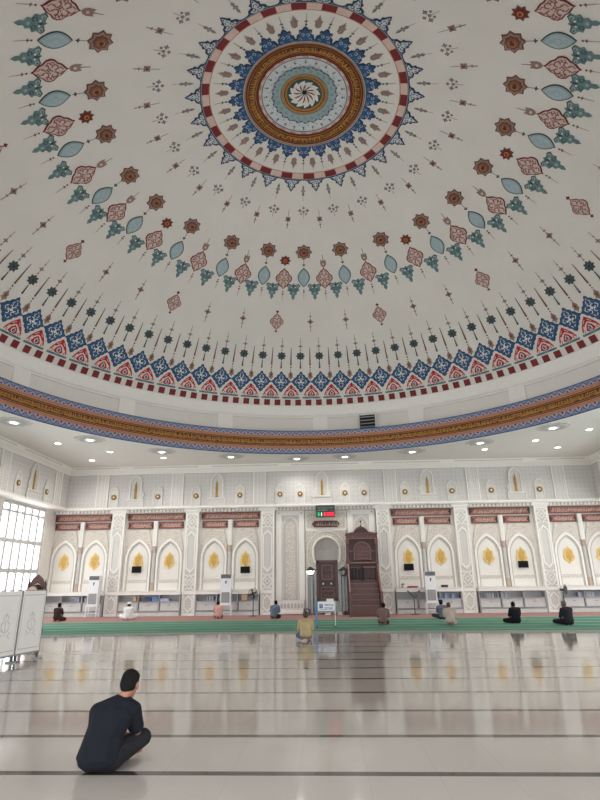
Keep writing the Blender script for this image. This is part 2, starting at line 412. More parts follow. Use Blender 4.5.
def arch_motif():
    b = AH/2*1.08; o = []
    out = mirror([(0, -b*1.05), (.1, -b*.8), (.13, -b*.62), (.24, -b*.45), (.27, -b*.2), (.38, 0), (.4, b*.3), (.47, b*.6), (.46, b*.86)])
    o.append((0, P_RED, mirror([(0, -b), (.09, -b*.75), (.2, -b*.42), (.3, -b*.02), (.38, b*.45), (.36, b*.66), (.3, b*.3), (.2, b*.05), (.1, -b*.22), (0, -b*.38)])))
    o.append((0, P_TEAL, [(-.46, b*.74), (.46, b*.74), (.44, b*.98), (-.44, b*.98)]))
    o.append((0, P_RED, mirror([(0, -b*.25), (.12, b*.05), (.2, b*.5), (.12, b*.66), (0, b*.68)])))
    o.append((1, P_WHITE, mirror([(0, -b*.05), (.09, b*.25), (.08, b*.5), (0, b*.6)]))); o.append((2, P_NAVY, mirror([(0, b*.05), (.055, b*.3), (.05, b*.46), (0, b*.52)]))); o.append((3, P_LBLUE, disc(.022, 0, b*.34, 6)))
    for sx in (-1, 1):
        o.append((1, P_WHITE, arc(sx*.21, b*.12, .05, 0, 250*sx, 6), .022)); o.append((1, P_RED, arc(sx*.3, b*.5, .055, 90, 90+250*sx, 6), .028)); o.append((1, P_WHITE, [(sx*.06, -b*.62), (sx*.13, -b*.38), (sx*.19, -b*.3)], .022))
        o.append((1, P_BLUE, [(sx*.1, b*.86), (sx*.34, b*.86)], .03))
    return o
ro, rm_ = starpoly(8, .235, .16), starpoly(8, .13, .085)
for i in range(NB):
    a = 93.9+i*ST; motif(bf, diamond(), a-.15, 11.28)
    motif(bf, [(0, P_DGREY, ro), (1, P_DTEAL, rm_), (2, P_BLK, disc(.04, n=6)), (0, P_DGREY, [(-.02, .25), (.02, .25), (.035, .62), (-.035, .62)]), (0, P_DGREY, starpoly(4, .06, .03, 0) if 0 else shift(disc(.05, n=6), 0, .6)),
               (0, P_TAUPE, shift(starpoly(4, .13, .05), 0, -.5)), (1, P_GREY, shift(disc(.04, n=6), 0, -.5)), (0, P_GREY, shift(disc(.04, n=6), 0, -.3)), (0, P_GREY, shift(starpoly(4, .06, .02), 0, -.72)), (0, P_GREY, [(-.008, -.95), (.008, -.95), (.012, -.3), (-.012, -.3)])], a, 10.47)
    a = 91.35+i*ST
    motif(bf, arch_motif(), a-.2, 11.56)
    motif(bf, [(0, P_BROWN, [(-.012, -.55), (.012, -.55), (.036, .36), (-.036, .36)]), (0, P_MAR, disc(.04, 0, .46, 6)), (0, P_DGREY, disc(.03, 0, .58, 6)),
               (0, P_TAUPE, mirror([(0, .62), (.05, .72), (.12, .82), (.09, .9), (.14, .97), (.05, 1.02), (0, 1.12)])), (1, P_BROWN, mirror([(0, .74), (.05, .86), (0, .98)]))], a, 10.55)
o = struct('dome_base_frieze', bf, dome)

# --- middle medallions
mdl = MB()
def cartouche(w, h, edge, fill, ink, rn):
    prof = [(0, -h), (w*.12, -h*.86), (w*.3, -h*.76), (w*.5, -h*.62), (w*.62, -h*.42), (w*.92, -h*.22), (w, 0), (w*.92, h*.22), (w*.62, h*.42), (w*.5, h*.62), (w*.3, h*.76), (w*.12, h*.86), (0, h)]
    o = [(0, edge, mirror(prof)), (1, fill, scalep(mirror(prof), .87, .87))]
    for sy in (-1, 1):
        for sx in (-1, 1):
            o.append((2, ink, arc(sx*w*.3, sy*h*.24, w*.22, 90, 90+sx*sy*280, 8), w*.1)); o.append((2, ink, arc(sx*w*.62, sy*h*.1, w*.12, 0, 300, 6), w*.08))
            o.append((2, ink, [(sx*w*.08, sy*h*.68), (sx*w*.3, sy*h*.52), (sx*w*.16, sy*h*.4)], w*.09))
    o.append((2, ink, starpoly(4, h*.2, w*.12))); o.append((3, fill, disc(w*.09, n=6)))
    return o
MEDFILL = mat('rose_wash', (208, 190, 180), .7)
P_MIDR = mat('dusty_rose_paint', (146, 88, 84), .7)
for i in range(12):
    a = 101+(i-5)*30.5
    motif(mdl, cartouche(.33, .44, P_MIDR, MEDFILL, P_MIDR, rnd), a, 9.26)
    motif(mdl, [(0, P_MAR, shift(starpoly(4, .09, .05), 0, -.5)), (0, P_MAR, shift(starpoly(4, .08, .04), 0, .49))], a, 9.26)
    for d in (-10, 10):
        motif(mdl, [(0, P_TAUPE, starpoly(4, .17, .09)), (1, P_BROWN, disc(.05, n=6)), (0, P_GREY, [(-.008, -.5), (.008, -.5), (.015, .5), (-.015, .5)]), (0, P_TAUPE, shift(starpoly(4, .09, .03), 0, -.26)), (0, P_TAUPE, shift(starpoly(4, .08, .03), 0, .25))], a+d, 9.25)
struct('dome_medallion_ring', mdl, dome)
P_STARC = mat('star_core_paint', (140, 96, 70), .7); P_INK = mat('rose_ink_paint', (148, 88, 86), .7)
# --- the wreath of lenses, cartouches and eight-pointed stars
wr = MB(); LA = (sr(7.92)-sr(7.07))/2; rl = 7.5
def lens(w, h, n=8):
    pts = []
    for k in range(n+1):
        t = k/n; pts.append((w*math.sin(PI*t)**.85, -h+2*h*t))
    return mirror(pts)
WG = [-180, -120, -105, -90, -75, -45, -30, -15, 0, 15, 30, 45, 60, 75, 90, 105, 120, 180]
WM = [-180, -119.9, -106.9, -93.0, -77.4, -47.3, -30.5, -14.3, 0, 13.9, 28.6, 45.2, 61.4, 75.2, 91.8, 106.4, 121, 180]
def hand(g): return 92.9+float(np.interp((g+180) % 360-180, WG, WM))     # the painters' own spacing
for i in range(24):
    a = hand(i*15)
    motif(wr, [(0, P_DTEAL, lens(.28, LA*.94)), (1, P_LTEAL, lens(.245, LA*.85)), (2, P_LBLUE, lens(.2, LA*.7)), (3, P_LTEAL, arc(0, 0, .1, 0, 330, 8), .02), (3, P_LTEAL, arc(0, -.2, .06, 0, 330, 6), .018), (3, P_LTEAL, arc(0, .2, .06, 0, 330, 6), .018),
               (0, P_DGREY, shift(starpoly(4, .09, .04), 0, -LA-.1)), (0, P_GREY, [(-.012, -LA-.5), (.012, -LA-.5), (.012, -LA-.1), (-.012, -LA-.1)]), (0, P_DGREY, disc(.035, 0, LA+.1, 6)), (0, P_BROWN, shift(starpoly(4, .07, .03), 0, LA+.2)), (0, P_GREY, [(-.012, LA+.2), (.012, LA+.2), (.006, LA+.55), (-.006, LA+.55)])], a, rl)
    s8 = starpoly(8, .38, .29)
    motif(wr, [(0, P_BROWN, s8), (1, P_TAUPE, scalep(s8, .86)), (2, P_BROWN, scalep(starpoly(8, .38, .32), .62)), (3, P_STARC, starpoly(8, .18, .14)), (4, P_DBR, disc(.1, n=8)), (5, P_TANP, arc(0, 0, .09, 20, 320, 8), .03)], a, 6.46)
    b = hand(i*15+7.5)
    motif(wr, cartouche(.38, LA*1.04, P_MAR, MEDFILL, P_INK, rnd), b, 7.56)
    motif(wr, [(0, P_MAR, disc(.035, 0, LA*1.04+.1, 6)), (0, P_BROWN, shift(starpoly(4, .07, .03), 0, LA+.24)), (0, P_TAUPE, [(-.012, LA+.2), (.012, LA+.2), (.006, LA+.6), (-.006, LA+.6)])], b, 7.56)
    if i % 3 == 0:
        motif(wr, [(0, P_BROWN, starpoly(8, .26, .18)), (1, P_MAR, starpoly(8, .19, .13)), (2, P_GOLD, disc(.09, n=8)), (3, P_DBR, disc(.05, n=6))], b, 6.82)
    else:
        motif(wr, [(0, P_TAUPE, mirror([(0, -.28), (.03, -.12), (.11, -.18), (.13, .02), (.09, .14), (0, .2)])), (1, P_PINK, disc(.05, 0, .03, 6)), (0, P_GREY, [(-.01, -.42), (.01, -.42), (.015, -.2), (-.015, -.2)])], b, 6.95)
    for d in (3.75, 11.25):
        tl = [(0, P_TEAL, mirror([(0, -.36), (.07, -.28), (.22, -.34), (.33, -.24), (.24, -.12), (.28, 0), (.15, .06), (.17, .18), (.07, .24), (.08, .36), (0, .48)]))]
        for sx in (-1, 1):
            tl += [(1, P_LTEAL, disc(.07, sx*.19, -.22, 6)), (1, P_DTEAL, arc(sx*.12, -.02, .06, 0, 320, 6), .03), (2, P_DTEAL, disc(.03, sx*.19, -.22, 5)), (1, P_DTEAL, [(sx*.06, -.27), (sx*.23, -.31), (sx*.3, -.24)], .025), (1, P_WHITE, disc(.035, sx*.08, -.16, 5))]
        tl += [(1, P_DTEAL, mirror([(0, -.3), (.05, -.2), (0, -.1)])), (1, P_LTEAL, disc(.055, 0, .13, 6)), (1, P_TEAL, disc(.04, 0, .33, 5))]
        motif(wr, tl, hand(i*15+d), 8.03)
struct('dome_wreath', wr, dome)
# --- scattered sprigs
sp = MB()
for i in range(24):
    motif(sp, [(0, P_TAUPE, starpoly(4, .15, .09, PI/4)), (1, P_BROWN, disc(.05, n=6)), (0, P_GREY, [(-.008, -.42), (.008, -.42), (.016, .42), (-.016, .42)]), (0, P_TAUPE, shift(starpoly(4, .07, .03), 0, .25))], 100.4+i*15, 5.1)
    fl_ = [(0, P_GREY, disc(.06, 0, 0, 6)), (0, P_GREY, [(-.008, .05), (.008, .05), (.008, .32), (-.008, .32)]), (0, P_TAUPE, shift(starpoly(4, .08, .04), 0, -.17))]
    for sx in (-1, 1): fl_ += [(0, P_GREY, shift(starpoly(4, .1, .05), sx*.15, -.05)), (0, P_GREY, disc(.05, sx*.1, .1, 5)), (1, P_LAV, disc(.03, sx*.15, -.05, 5))]
    motif(sp, fl_, 93+i*15, 4.77)
    motif(sp, [(0, P_GREY, mirror([(0, -.28), (.05, -.16), (.03, -.06), (.1, -.02), (.03, .06), (.06, .14), (0, .22)])), (0, P_GREY, [(-.006, .2), (.006, .2), (.006, .42), (-.006, .42)]), (1, P_LTEAL, disc(.03, n=5))], 93.3+i*15, 3.92)
struct('dome_sprigs', sp, dome)
# --- crown: checkered ring, calligraphy ring, pinwheel
cr = MB()
annulus(cr, 3.43, 3.47, P_NAVY, 0); annulus(cr, 3.41, 3.43, P_LBLUE, 0); annulus(cr, 3.40, 3.42, P_BROWN, 0); annulus(cr, 3.15, 3.18, P_SALM, 0)
for i in range(24):
    for k, m in ((0, P_MAR), (1, P_PINK)):
        a = R_(89.6+i*15+k*7.5); annulus(cr, 3.18, 3.40, m, 0, 8, a-R_(3.75), a+R_(3.75))
    c0 = .06
    cw = [(0, P_NAVY, mirror([(0, .52), (.07, .42), (.1, .34), (.17, .3), (.14, .2), (.27, .14), (.3, .04), (.4, 0)])), (1, P_ICE, mirror([(0, .45), (.04, .38), (.06, .3), (.1, .24), (.1, .16), (.2, .1), (.22, .04), (.3, .02)]))]
    for sx in (-1, 1): cw += [(2, P_NAVY, arc(sx*.09, .12, .055, 0, 320, 6), .03), (2, P_NAVY, [(sx*.16, .04), (sx*.25, .05)], .03), (2, P_NAVY, [(sx*.02, .3), (sx*.06, .22)], .025)]
    cw += [(2, P_NAVY, disc(.03, 0, .38, 5)), (2, P_NAVY, disc(.03, 0, .05, 5))]
    motif(cr, cw, 85.6+i*15, 3.46)
    motif(cr, [(0, P_TAUPE, mirror([(0, -.2), (.09, -.14), (.1, .02), (.13, .08), (.05, .1), (0, .3)])), (1, P_GREY, mirror([(0, -.12), (.05, -.06), (.04, .04), (0, .08)])), (0, P_TAUPE, [(-.06, .08), (-.035, .1), (-.06, .22)]), (0, P_TAUPE, [(.06, .08), (.035, .1), (.06, .22)])], 86+i*15, 2.72)
    motif(cr, [(0, P_BLK, disc(.035, 0, -.13, 6)), (0, P_DGREY, starpoly(4, .07, .03)), (0, P_GREY, [(-.014, -.1), (.014, -.1), (.006, .3), (-.006, .3)])], 93.4+i*15, 2.76)
    bl = [(0, P_NAVY, mirror([(0, .36), (.06, .3), (.1, .22), (.19, .24), (.2, .13), (.15, .1), (.25, .04), (.28, -.16)])), (1, P_BLUE, mirror([(0, .28), (.06, .2), (.13, .16), (.12, .08), (.18, .02), (.24, -.14)]))]
    for sx in (-1, 1): bl += [(2, P_LBLUE, arc(sx*.08, .06, .05, 0, 300, 6), .026), (2, P_LAV, arc(sx*.15, -.1, .045, 0, 300, 6), .026), (2, P_LBLUE, disc(.02, sx*.15, .17, 5))]
    motif(cr, bl, 93+i*15, 2.24)
annulus(cr, 2.06, 2.10, P_BLUE, 2); annulus(cr, 2.03, 2.07, P_LBLUE, 2)
annulus(cr, 1.995, 2.04, P_TANP, 3); annulus(cr, 1.58, 1.98, P_DBR, 2); annulus(cr, 1.905, 1.92, P_GOLD, 3); annulus(cr, 1.64, 1.66, P_GOLD, 3)
rn = random.Random(3)
sfn = lambda u, v: dpt(u/1.78, v, .012+.014*4)
script(cr, 0, 2*PI*1.78, 1.665, 1.895, sfn, P_GOLD, rn, .026); script(cr, .1, 2*PI*1.78, 1.69, 1.88, sfn, P_GOLD, rn, .018)
annulus(cr, 1.52, 1.585, P_MAR, 3)
for i in range(48):
    a = 2*PI*i/48; annulus(cr, 1.485, 1.545, P_PINK if i % 2 else P_SALM, 4, 4, a, a+2*PI/48)
annulus(cr, .001, 1.485, P_ICE, 3); annulus(cr, 1.43, 1.455, P_NAVY, 4)
annulus(cr, .80, 1.09, P_LTEAL, 4)
zz = [(R_(360*i/96), 1.08+(.045 if i % 4 == 0 else -.035 if i % 4 == 2 else 0)) for i in range(97)]
for i in range(96):
    (a, r1), (b, r2) = zz[i], zz[i+1]
    cr.face([dpt(a, r1-.022, .09), dpt(b, r2-.022, .09), dpt(b, r2+.022, .09), dpt(a, r1+.022, .09)], P_LAV if i % 2 else P_NAVY)
for i in range(24):
    motif(cr, [(0, P_DGREY, starpoly(4, .05, .025)), (0, P_TAUPE, disc(.03, 0, .07, 5))], i*15+4, 1.29, 5); motif(cr, [(0, P_GREY, disc(.025, n=5))], i*15+11, 1.2, 5)
    motif(cr, [(0, P_TEAL, arc(0, 0, .045, 0, 300, 6), .02)], i*15, .93, 5)
annulus(cr, .77, .82, P_TEAL, 5); annulus(cr, .58, .78, P_GOLD, 5); annulus(cr, .66, .69, P_DBR, 6); annulus(cr, .54, .60, P_DTEAL, 6)
for i in range(16): motif(cr, [(0, P_TANP, arc(0, 0, .03, 0, 300, 5), .018)], i*22.5, .735, 7)
annulus(cr, .001, .55, P_DTEAL, 6)
for i in range(12):
    a0 = 2*PI*i/12; pet = []
    for k in range(9): t = k/8; pet.append((a0+.55*t*t+R_(19)*math.sin(PI*min(1, t*1.02))**.7+R_(2), .07+.47*t))
    for k in range(8, -1, -1): t = k/8; pet.append((a0+.55*t*t-R_(19)*math.sin(PI*min(1, t*1.02))**.7, .07+.47*t))
    cr.face([dpt(a, r, .125) for a, r in pet], P_WHITE)
    pet = []
    for k in range(7): t = k/6; pet.append((a0+.4+.5*t*t*.7+R_(9)*math.sin(PI*t), .06+.33*t))
    for k in range(6, -1, -1): t = k/6; pet.append((a0+.4+.5*t*t*.7-R_(3)*math.sin(PI*t), .06+.33*t))
    cr.face([dpt(a, r, .14) for a, r in pet], P_MAR)
annulus(cr, .001, .075, P_BLK, 9)
struct('dome_crown_rosette', cr, dome)

# --- drum: cornice, panels, painted band
dr = MB()
dr.lathe([(12.05, zf(11.95)+.05), (11.95, zf(11.95)), (11.94, 9.98), (12.0, 9.9), (12.02, 9.75), (12.12, 9.6), (12.14, 9.52), (12.28, 9.5)], (CX, CY, 0), TRIMW, 192)
dr.lathe([(12.28, 9.5), (12.28, 8.4)], (CX, CY, 0), WHITE, 192, False)
dr.lathe([(12.28, 8.55), (11.67, 8.6)], (CX, CY, 0), WHITE, 192)
for i in range(16):
    a = R_(89.2+22.5*i); w = .37/12.2
    q = [(r*math.cos(b)+CX, r*math.sin(b)+CY) for r, b in ((12.2, a-w), (12.2, a+w), (12.28, a+w), (12.28, a-w))]
    dr.prism(q, lambda u, v: (u, v, 8.5), lambda u, v: (u, v, 9.52), TRIMW)
    for z0, z1 in ((9.44, 9.5), ): 
        for k in range(8):
            b0 = a+w+(R_(22.5)-2*w)*k/8; b1 = a+w+(R_(22.5)-2*w)*(k+1)/8
            dr.face([(12.22*math.cos(b)+CX, 12.22*math.sin(b)+CY, z) for b, z in ((b0, z0), (b1, z0), (b1, z1), (b0, z1))], TRIMW)
            dr.face([(r*math.cos(b)+CX, r*math.sin(b)+CY, z0) for r, b in ((12.22, b0), (12.22, b1), (12.28, b1), (12.28, b0))], GREYW)
drum = struct('ceiling_drum', dr)
bd = MB(); RBd = 11.67
bmap = lambda off: (lambda u, v: (CX+(RBd-off)*math.cos(u/RBd), CY+(RBd-off)*math.sin(u/RBd), v))
def strip(z0, z1, m, off=0.):
    bd.lathe([(RBd-off, z0), (RBd-off, z1)], (CX, CY, 0), m, 192, True)
strip(7.44, 7.70, P_LAV); strip(7.70, 7.86, P_SALM); strip(7.86, 8.24, P_DBR); strip(8.24, 8.40, P_SALM); strip(8.40, 8.62, P_LAV)
strip(7.885, 7.91, P_GOLD, .01); strip(8.19, 8.215, P_GOLD, .01); strip(7.845, 7.865, P_BROWN, .01); strip(8.235, 8.255, P_BROWN, .01)
strip(7.44, 7.48, P_BLUE, .01); strip(8.585, 8.62, P_BLUE, .01); strip(7.76, 7.80, P_TANP, .01); strip(8.30, 8.34, P_TANP, .01)
NZ = 216; U = 2*PI*RBd/NZ
f2, f3 = bmap(.012), bmap(.02)
for i in range(NZ):
    u = i*U
    for z0, z1 in ((7.48, 7.70), (8.585, 8.40)):
        h = z1-z0
        bd.face([f2(u+U*.08, z1), f2(u+U*.5, z0+h*.15), f2(u+U*.92, z1)], P_LILAC); bd.face([f3(u+U*.32, z1), f3(u+U*.5, z0+h*.55), f3(u+U*.68, z1)], P_NAVY)
        bd.stroke([(u, z0+h*.75), (u+U*.5, z0+h*.05), (u+U, z0+h*.75)], .026, f3, P_BLUE)
rn = random.Random(5)
script(bd, 0, 2*PI*RBd, 7.92, 8.18, f2, P_GOLD, rn, .034); script(bd, .12, 2*PI*RBd, 7.95, 8.16, f3, P_GOLD, rn, .03)
struct('drum_painted_band', bd, drum)
# black vent grille in the drum
vt = thing('vent_grille', 'black slatted vent grille set in the white drum above the painted band', 'vent', (CX+12.2*math.cos(R_(77.9)), CY+12.2*math.sin(R_(77.9)), 8.72), R_(77.9-90))
b = MB(); b.box(-.38, .38, -.06, .06, -.02, .74, BLACK); part = b.build('backing', vt)
b = MB(); b.box(-.40, -.36, -.09, -.05, -.02, .76, DGREY); b.box(.36, .40, -.09, -.05, -.02, .76, TRIMW); b.box(-.40, .40, -.09, -.05, .70, .76, TRIMW); b.build('frame', vt)
for k in range(4):
    b = MB(); b.face([(-.36, -.13, .05+k*.17), (.36, -.13, .05+k*.17), (.36, -.06, .12+k*.17), (-.36, -.06, .12+k*.17)], LGREY); b.build('slat', vt)

# ------------------------------------------------------------------ upper walls: cornice, lattice strips, gilded niches
def wall_frame(side):
    """placement of a thing on an upper wall: returns f(t) -> loc, rotz"""
    if side == 'front': return lambda t: ((t, YU, 0), 0)
    if side == 'left': return lambda t: ((-XU, t, 0), R_(90))
    return lambda t: ((XU, t, 0), R_(-90))
cn = MB()
cn.box(-XU, XU, YU-.10, YU, 7.28, ZC, TRIMW); cn.box(-XU, XU, YU-.05, YU, 7.08, 7.28, PALE); cn.box(-XU, XU, YU-.07, YU, 7.04, 7.09, TRIMW)
for k in range(7):
    x0 = -12.6+k*4.2-1.75; x0 = max(x0, -XU+.3); x1 = min(-12.6+k*4.2+1.75, XU-.3); cn.box(x0, x1, YU-.125, YU-.1, 7.355, 7.385, GREYW)
struct('trim_1', cn)
for s, nm in ((-1, 2), (1, 3)):
    cn = MB(); q = lambda a, b: sorted((s*a, s*b))
    for d, z0, z1, m in ((.10, 7.28, ZC, TRIMW), (.05, 7.08, 7.28, PALE), (.07, 7.04, 7.09, TRIMW)): x = q(XU-d, XU); cn.box(x[0], x[1], YB, YU-.1, z0, z1, m)
    for k in range(6):
        yy = 26.65-k*4.2; x = q(XU-.125, XU-.1); cn.box(x[0], x[1], yy-3.8, yy-.3, 7.355, 7.385, GREYW)
    struct('trim_%d' % nm, cn)
# ledge under the upper wall with its soffit moulding
lg = MB(); lg.box(-XU-.1, XU+.1, YU-.06, YU+.1, ZL-.02, ZL+.07, TRIMW); lg.box(-XW, XW, YU+.15, YW, 5.03, 5.21, GREYW); lg.box(-XW, XW, YU+.05, YW, 5.21, ZL, TRIMW)
for k in range(150): x = -XW+.1+k*.189; lg.box(x, x+.1, YU+.08, YU+.15, 5.07, 5.19, PALE)
struct('trim_4', lg)
for s, nm in ((-1, 5), (1, 6)):
    g = MB(); x = sorted((s*(XU-.06), s*(XU+.1))); g.box(x[0], x[1], YB, YU-.06, ZL-.02, ZL+.07, TRIMW)
    x = sorted((s*(XU+.1), s*(XW+.05))); g.box(x[0], x[1], YB, YU+.05, ZL-.02, ZL, TRIMW); struct('trim_%d' % nm, g)

def make_strip():
    t = thing('lattice_strip', '', 'wall panel')
    b = MB(); b.box(-.30, .30, -.04, 0, ZL+.07, 7.05, LATT2); b.build('panel', t)
    b = MB()
    for x in (-.32, .28): b.box(x, x+.04, -.06, 0, ZL+.07, 7.05, TRIMW)
    for x in (-.1, .08): b.box(x, x+.02, -.05, 0, ZL+.07, 7.05, PALE)
    b.build('border', t); return t
NICHEF = mat('niche_border_stone', (224, 221, 216), .6); NICHEP = mat('niche_field_stone', (210, 207, 203), .6); GOLDO = mat('aged_gold', (172, 138, 66), .45, .3, var=.15, scale=12)
def make_tall():
    t = thing('gilded_niche', '', 'niche')
    b = MB(); fa, fb = orient(-.07), orient(0)
    b.band(arch(.26, 5.74, 6.55, 6.92), arch(.33, 5.74, 6.57, 7.01), fa, fb, NICHEF); b.build('frame', t)
    b = MB(); b.prism(arch(.26, 5.74, 6.55, 6.92), orient(-.02), fb, NICHEP); b.build('panel', t)
    b = MB(); b.prism(mirror([(0, 6.66), (.05, 6.45), (.06, 6.2), (.05, 5.84), (.075, 5.77)]), orient(-.06), orient(-.02), GOLDO); b.build('gold_spire', t)
    b = MB()
    for s in (-1, 1):
        b.prism([(s*.33, 6.21), (s*.42, 6.14), (s*.48, 5.98), (s*.42, 5.86), (s*.4, 5.74), (s*.33, 5.74)][::s], orient(-.05), fb, NICHEP)
    b.box(-.48, .48, -.08, 0, 5.69, 5.75, NICHEF); b.build('bracket', t)
    b = MB(); b.box(-.42, .42, -.03, 0, 5.36, 5.69, LATT2); b.band([(-.42, 5.38), (.42, 5.38), (.42, 5.67), (-.42, 5.67)], [(-.46, 5.35), (.46, 5.35), (.46, 5.69), (-.46, 5.69)], orient(-.05), fb, NICHEF, True); b.build('apron', t)
    return t
def make_small():
    t = thing('small_niche', '', 'niche'); fb = orient(0)
    b = MB(); b.band(arch(.2, 5.35, 6.04, 6.33), arch(.24, 5.35, 6.05, 6.40), orient(-.05), fb, NICHEF); b.build('frame', t)
    b = MB(); b.prism(arch(.2, 5.35, 6.04, 6.33), orient(-.02), fb, NICHEP); b.build('panel', t)
    b = MB(); b.prism(disc(.135, 0, 5.85, 16), orient(-.05), orient(-.02), GOLDD); b.prism(starpoly(8, .1, .065), lambda u, v: (u, -.065, v+5.85), lambda u, v: (u, -.05, v+5.85), GOLDO); b.prism(disc(.045, 0, 5.85, 8), orient(-.075), orient(-.06), PALE); b.build('gold_roundel', t)
    return t
KK = .9857
ordn = ['first', 'second', 'third', 'fourth', 'fifth', 'sixth', 'seventh', 'eighth', 'ninth', 'tenth', 'eleventh', 'twelfth', 'thirteenth', 'fourteenth', 'fifteenth', 'sixteenth', 'seventeenth', 'eighteenth']
protos = {}
def place(key, maker, loc, rz, label, group):
    if key not in protos:
        o = maker(); protos[key] = o; o.location = loc; o.rotation_euler = (0, 0, rz); o['label'] = label; o['group'] = group
    else: o = dup(protos[key], loc, rz, label, group)
    return o
pf = wall_frame('front'); pl = wall_frame('left'); pr = wall_frame('right')
SX = [-11.7, -7.72, -3.42, 3.3, 7.5, 11.82]
for i, x in enumerate(SX):
    l, r = pf(x); place('strip', make_strip, l, r, 'pale lattice strip on the upper front wall, %s from the left corner' % ordn[i], 'lattice strips of the upper front wall')
for i, x in enumerate([-10.08, -5.73, -.19, 5.27, 9.77]):
    l, r = pf(x*KK); place('tall', make_tall, l, r, 'tall white niche with gold spire high on the front wall, %s from left' % ordn[i], 'tall gilded niches of the upper wall')
for i, x in enumerate([-11.22, -8.86, -6.83, -4.5, -2.39, -1.34, 1.0, 1.99, 4.1, 6.51, 8.5, 10.94]):
    l, r = pf(x*KK); place('small', make_small, l, r, 'small white niche with gold roundel high on the front wall, %s from left' % ordn[i], 'small roundel niches of the upper wall')
l, r = pl(24.1); place('tall', make_tall, l, r, 'tall white niche with gold spire on the left wall above the window', 'tall gilded niches of the upper wall')
l, r = pl(22.85); place('small', make_small, l, r, 'small gold roundel niche at far left, left of the left wall spire niche', 'small roundel niches of the upper wall')
l, r = pl(25.35); place('small', make_small, l, r, 'small gold roundel niche on left wall, nearest the corner', 'small roundel niches of the upper wall')
l, r = pl(26.4); place('strip', make_strip, l, r, 'pale lattice strip on the left upper wall next to the corner', 'lattice strips of the side walls')
l, r = pl(21.7); place('strip', make_strip, l, r, 'pale lattice strip at the far left edge of the left upper wall', 'lattice strips of the side walls')
l, r = pr(26.4); place('strip', make_strip, l, r, 'pale lattice strip on the right upper wall next to the corner', 'lattice strips of the side walls')

# ------------------------------------------------------------------ ceiling lights
def make_rose():
    t = thing('ceiling_rose_light', '', 'ceiling light')
    b = MB(); b.prism(starpoly(12, .66, .54), lambda u, v: (u, v, -.03), lambda u, v: (u, v, 0), GREYW); b.prism(starpoly(12, .48, .4, .2), lambda u, v: (u, v, -.045), lambda u, v: (u, v, -.03), LGREY); b.build('rose', t)
    b = MB(); b.lathe([(.24, -.045), (.2, -.075), (.14, -.06)], (0, 0, 0), TRIMW, 20); b.build('ring', t)
    b = MB(); b.lathe([(.001, -.07), (.09, -.068), (.14, -.055)], (0, 0, 0), LAMP, 16); b.build('bulb_disc', t)
    return t
def make_down():
    t = thing('downlight', '', 'ceiling light')
    b = MB(); b.lathe([(.18, 0), (.17, -.03), (.13, -.03)], (0, 0, 0), TRIMW, 20); b.build('ring', t)
    b = MB(); b.lathe([(.001, -.03), (.13, -.025)], (0, 0, 0), LAMP, 16); b.build('bulb_disc', t)
    return t
def lamp(loc, w):
    l = bpy.data.lights.new('lamp', 'SPOT'); l.energy = w; l.color = (1, .96, .9); l.spot_size = R_(150); l.spot_blend = .8; l.shadow_soft_size = .15
    o = bpy.data.objects.new('lamp', l); C.objects.link(o); o.location = (loc[0], loc[1], loc[2]-.12)
LROSE = [(-12.03, 19.38), (-10.25, 22.25), (-7.81, 24.77), (-4.71, 26.17), (-1.43, 26.97), (1.03, 26.76), (4.3, 25.99), (7.21, 24.48), (9.62, 22.16)]
kc = (ZC-H)/(7.6-H)
for i, (x, y) in enumerate(LROSE):
    loc = (x*kc, y*kc, ZC); place('rose', make_rose, loc, 0, 'lit rosette lamp along the curved painted band, %s from the left' % ordn[i], 'rosette lamps round the dome'); lamp(loc, 130)
LD = [((-11.95, 22.8), 'round downlight at left, nearest the left wall'), ((-11.91, 26.35), 'round downlight nearest the left corner of the front wall'), ((-10.29, 24.62), 'round downlight at left, in the middle of the left cluster'), ((-8.14, 26.15), 'round downlight just below the third rosette lamp from left'),
      ((9.69, 24.35), 'round downlight at right, just below the rightmost rosette lamp'), ((11.28, 25.85), 'round downlight nearest the right corner of the front wall'), ((11.32, 22.63), 'round downlight at the far right edge of the ceiling'), ((7.81, 25.92), 'round downlight just below the second rosette lamp from right')]
for (x, y), lb in LD:
    loc = (x*kc, y*kc, ZC); place('down', make_down, loc, 0, lb, 'plain downlights in the ceiling corners'); lamp(loc, 100)

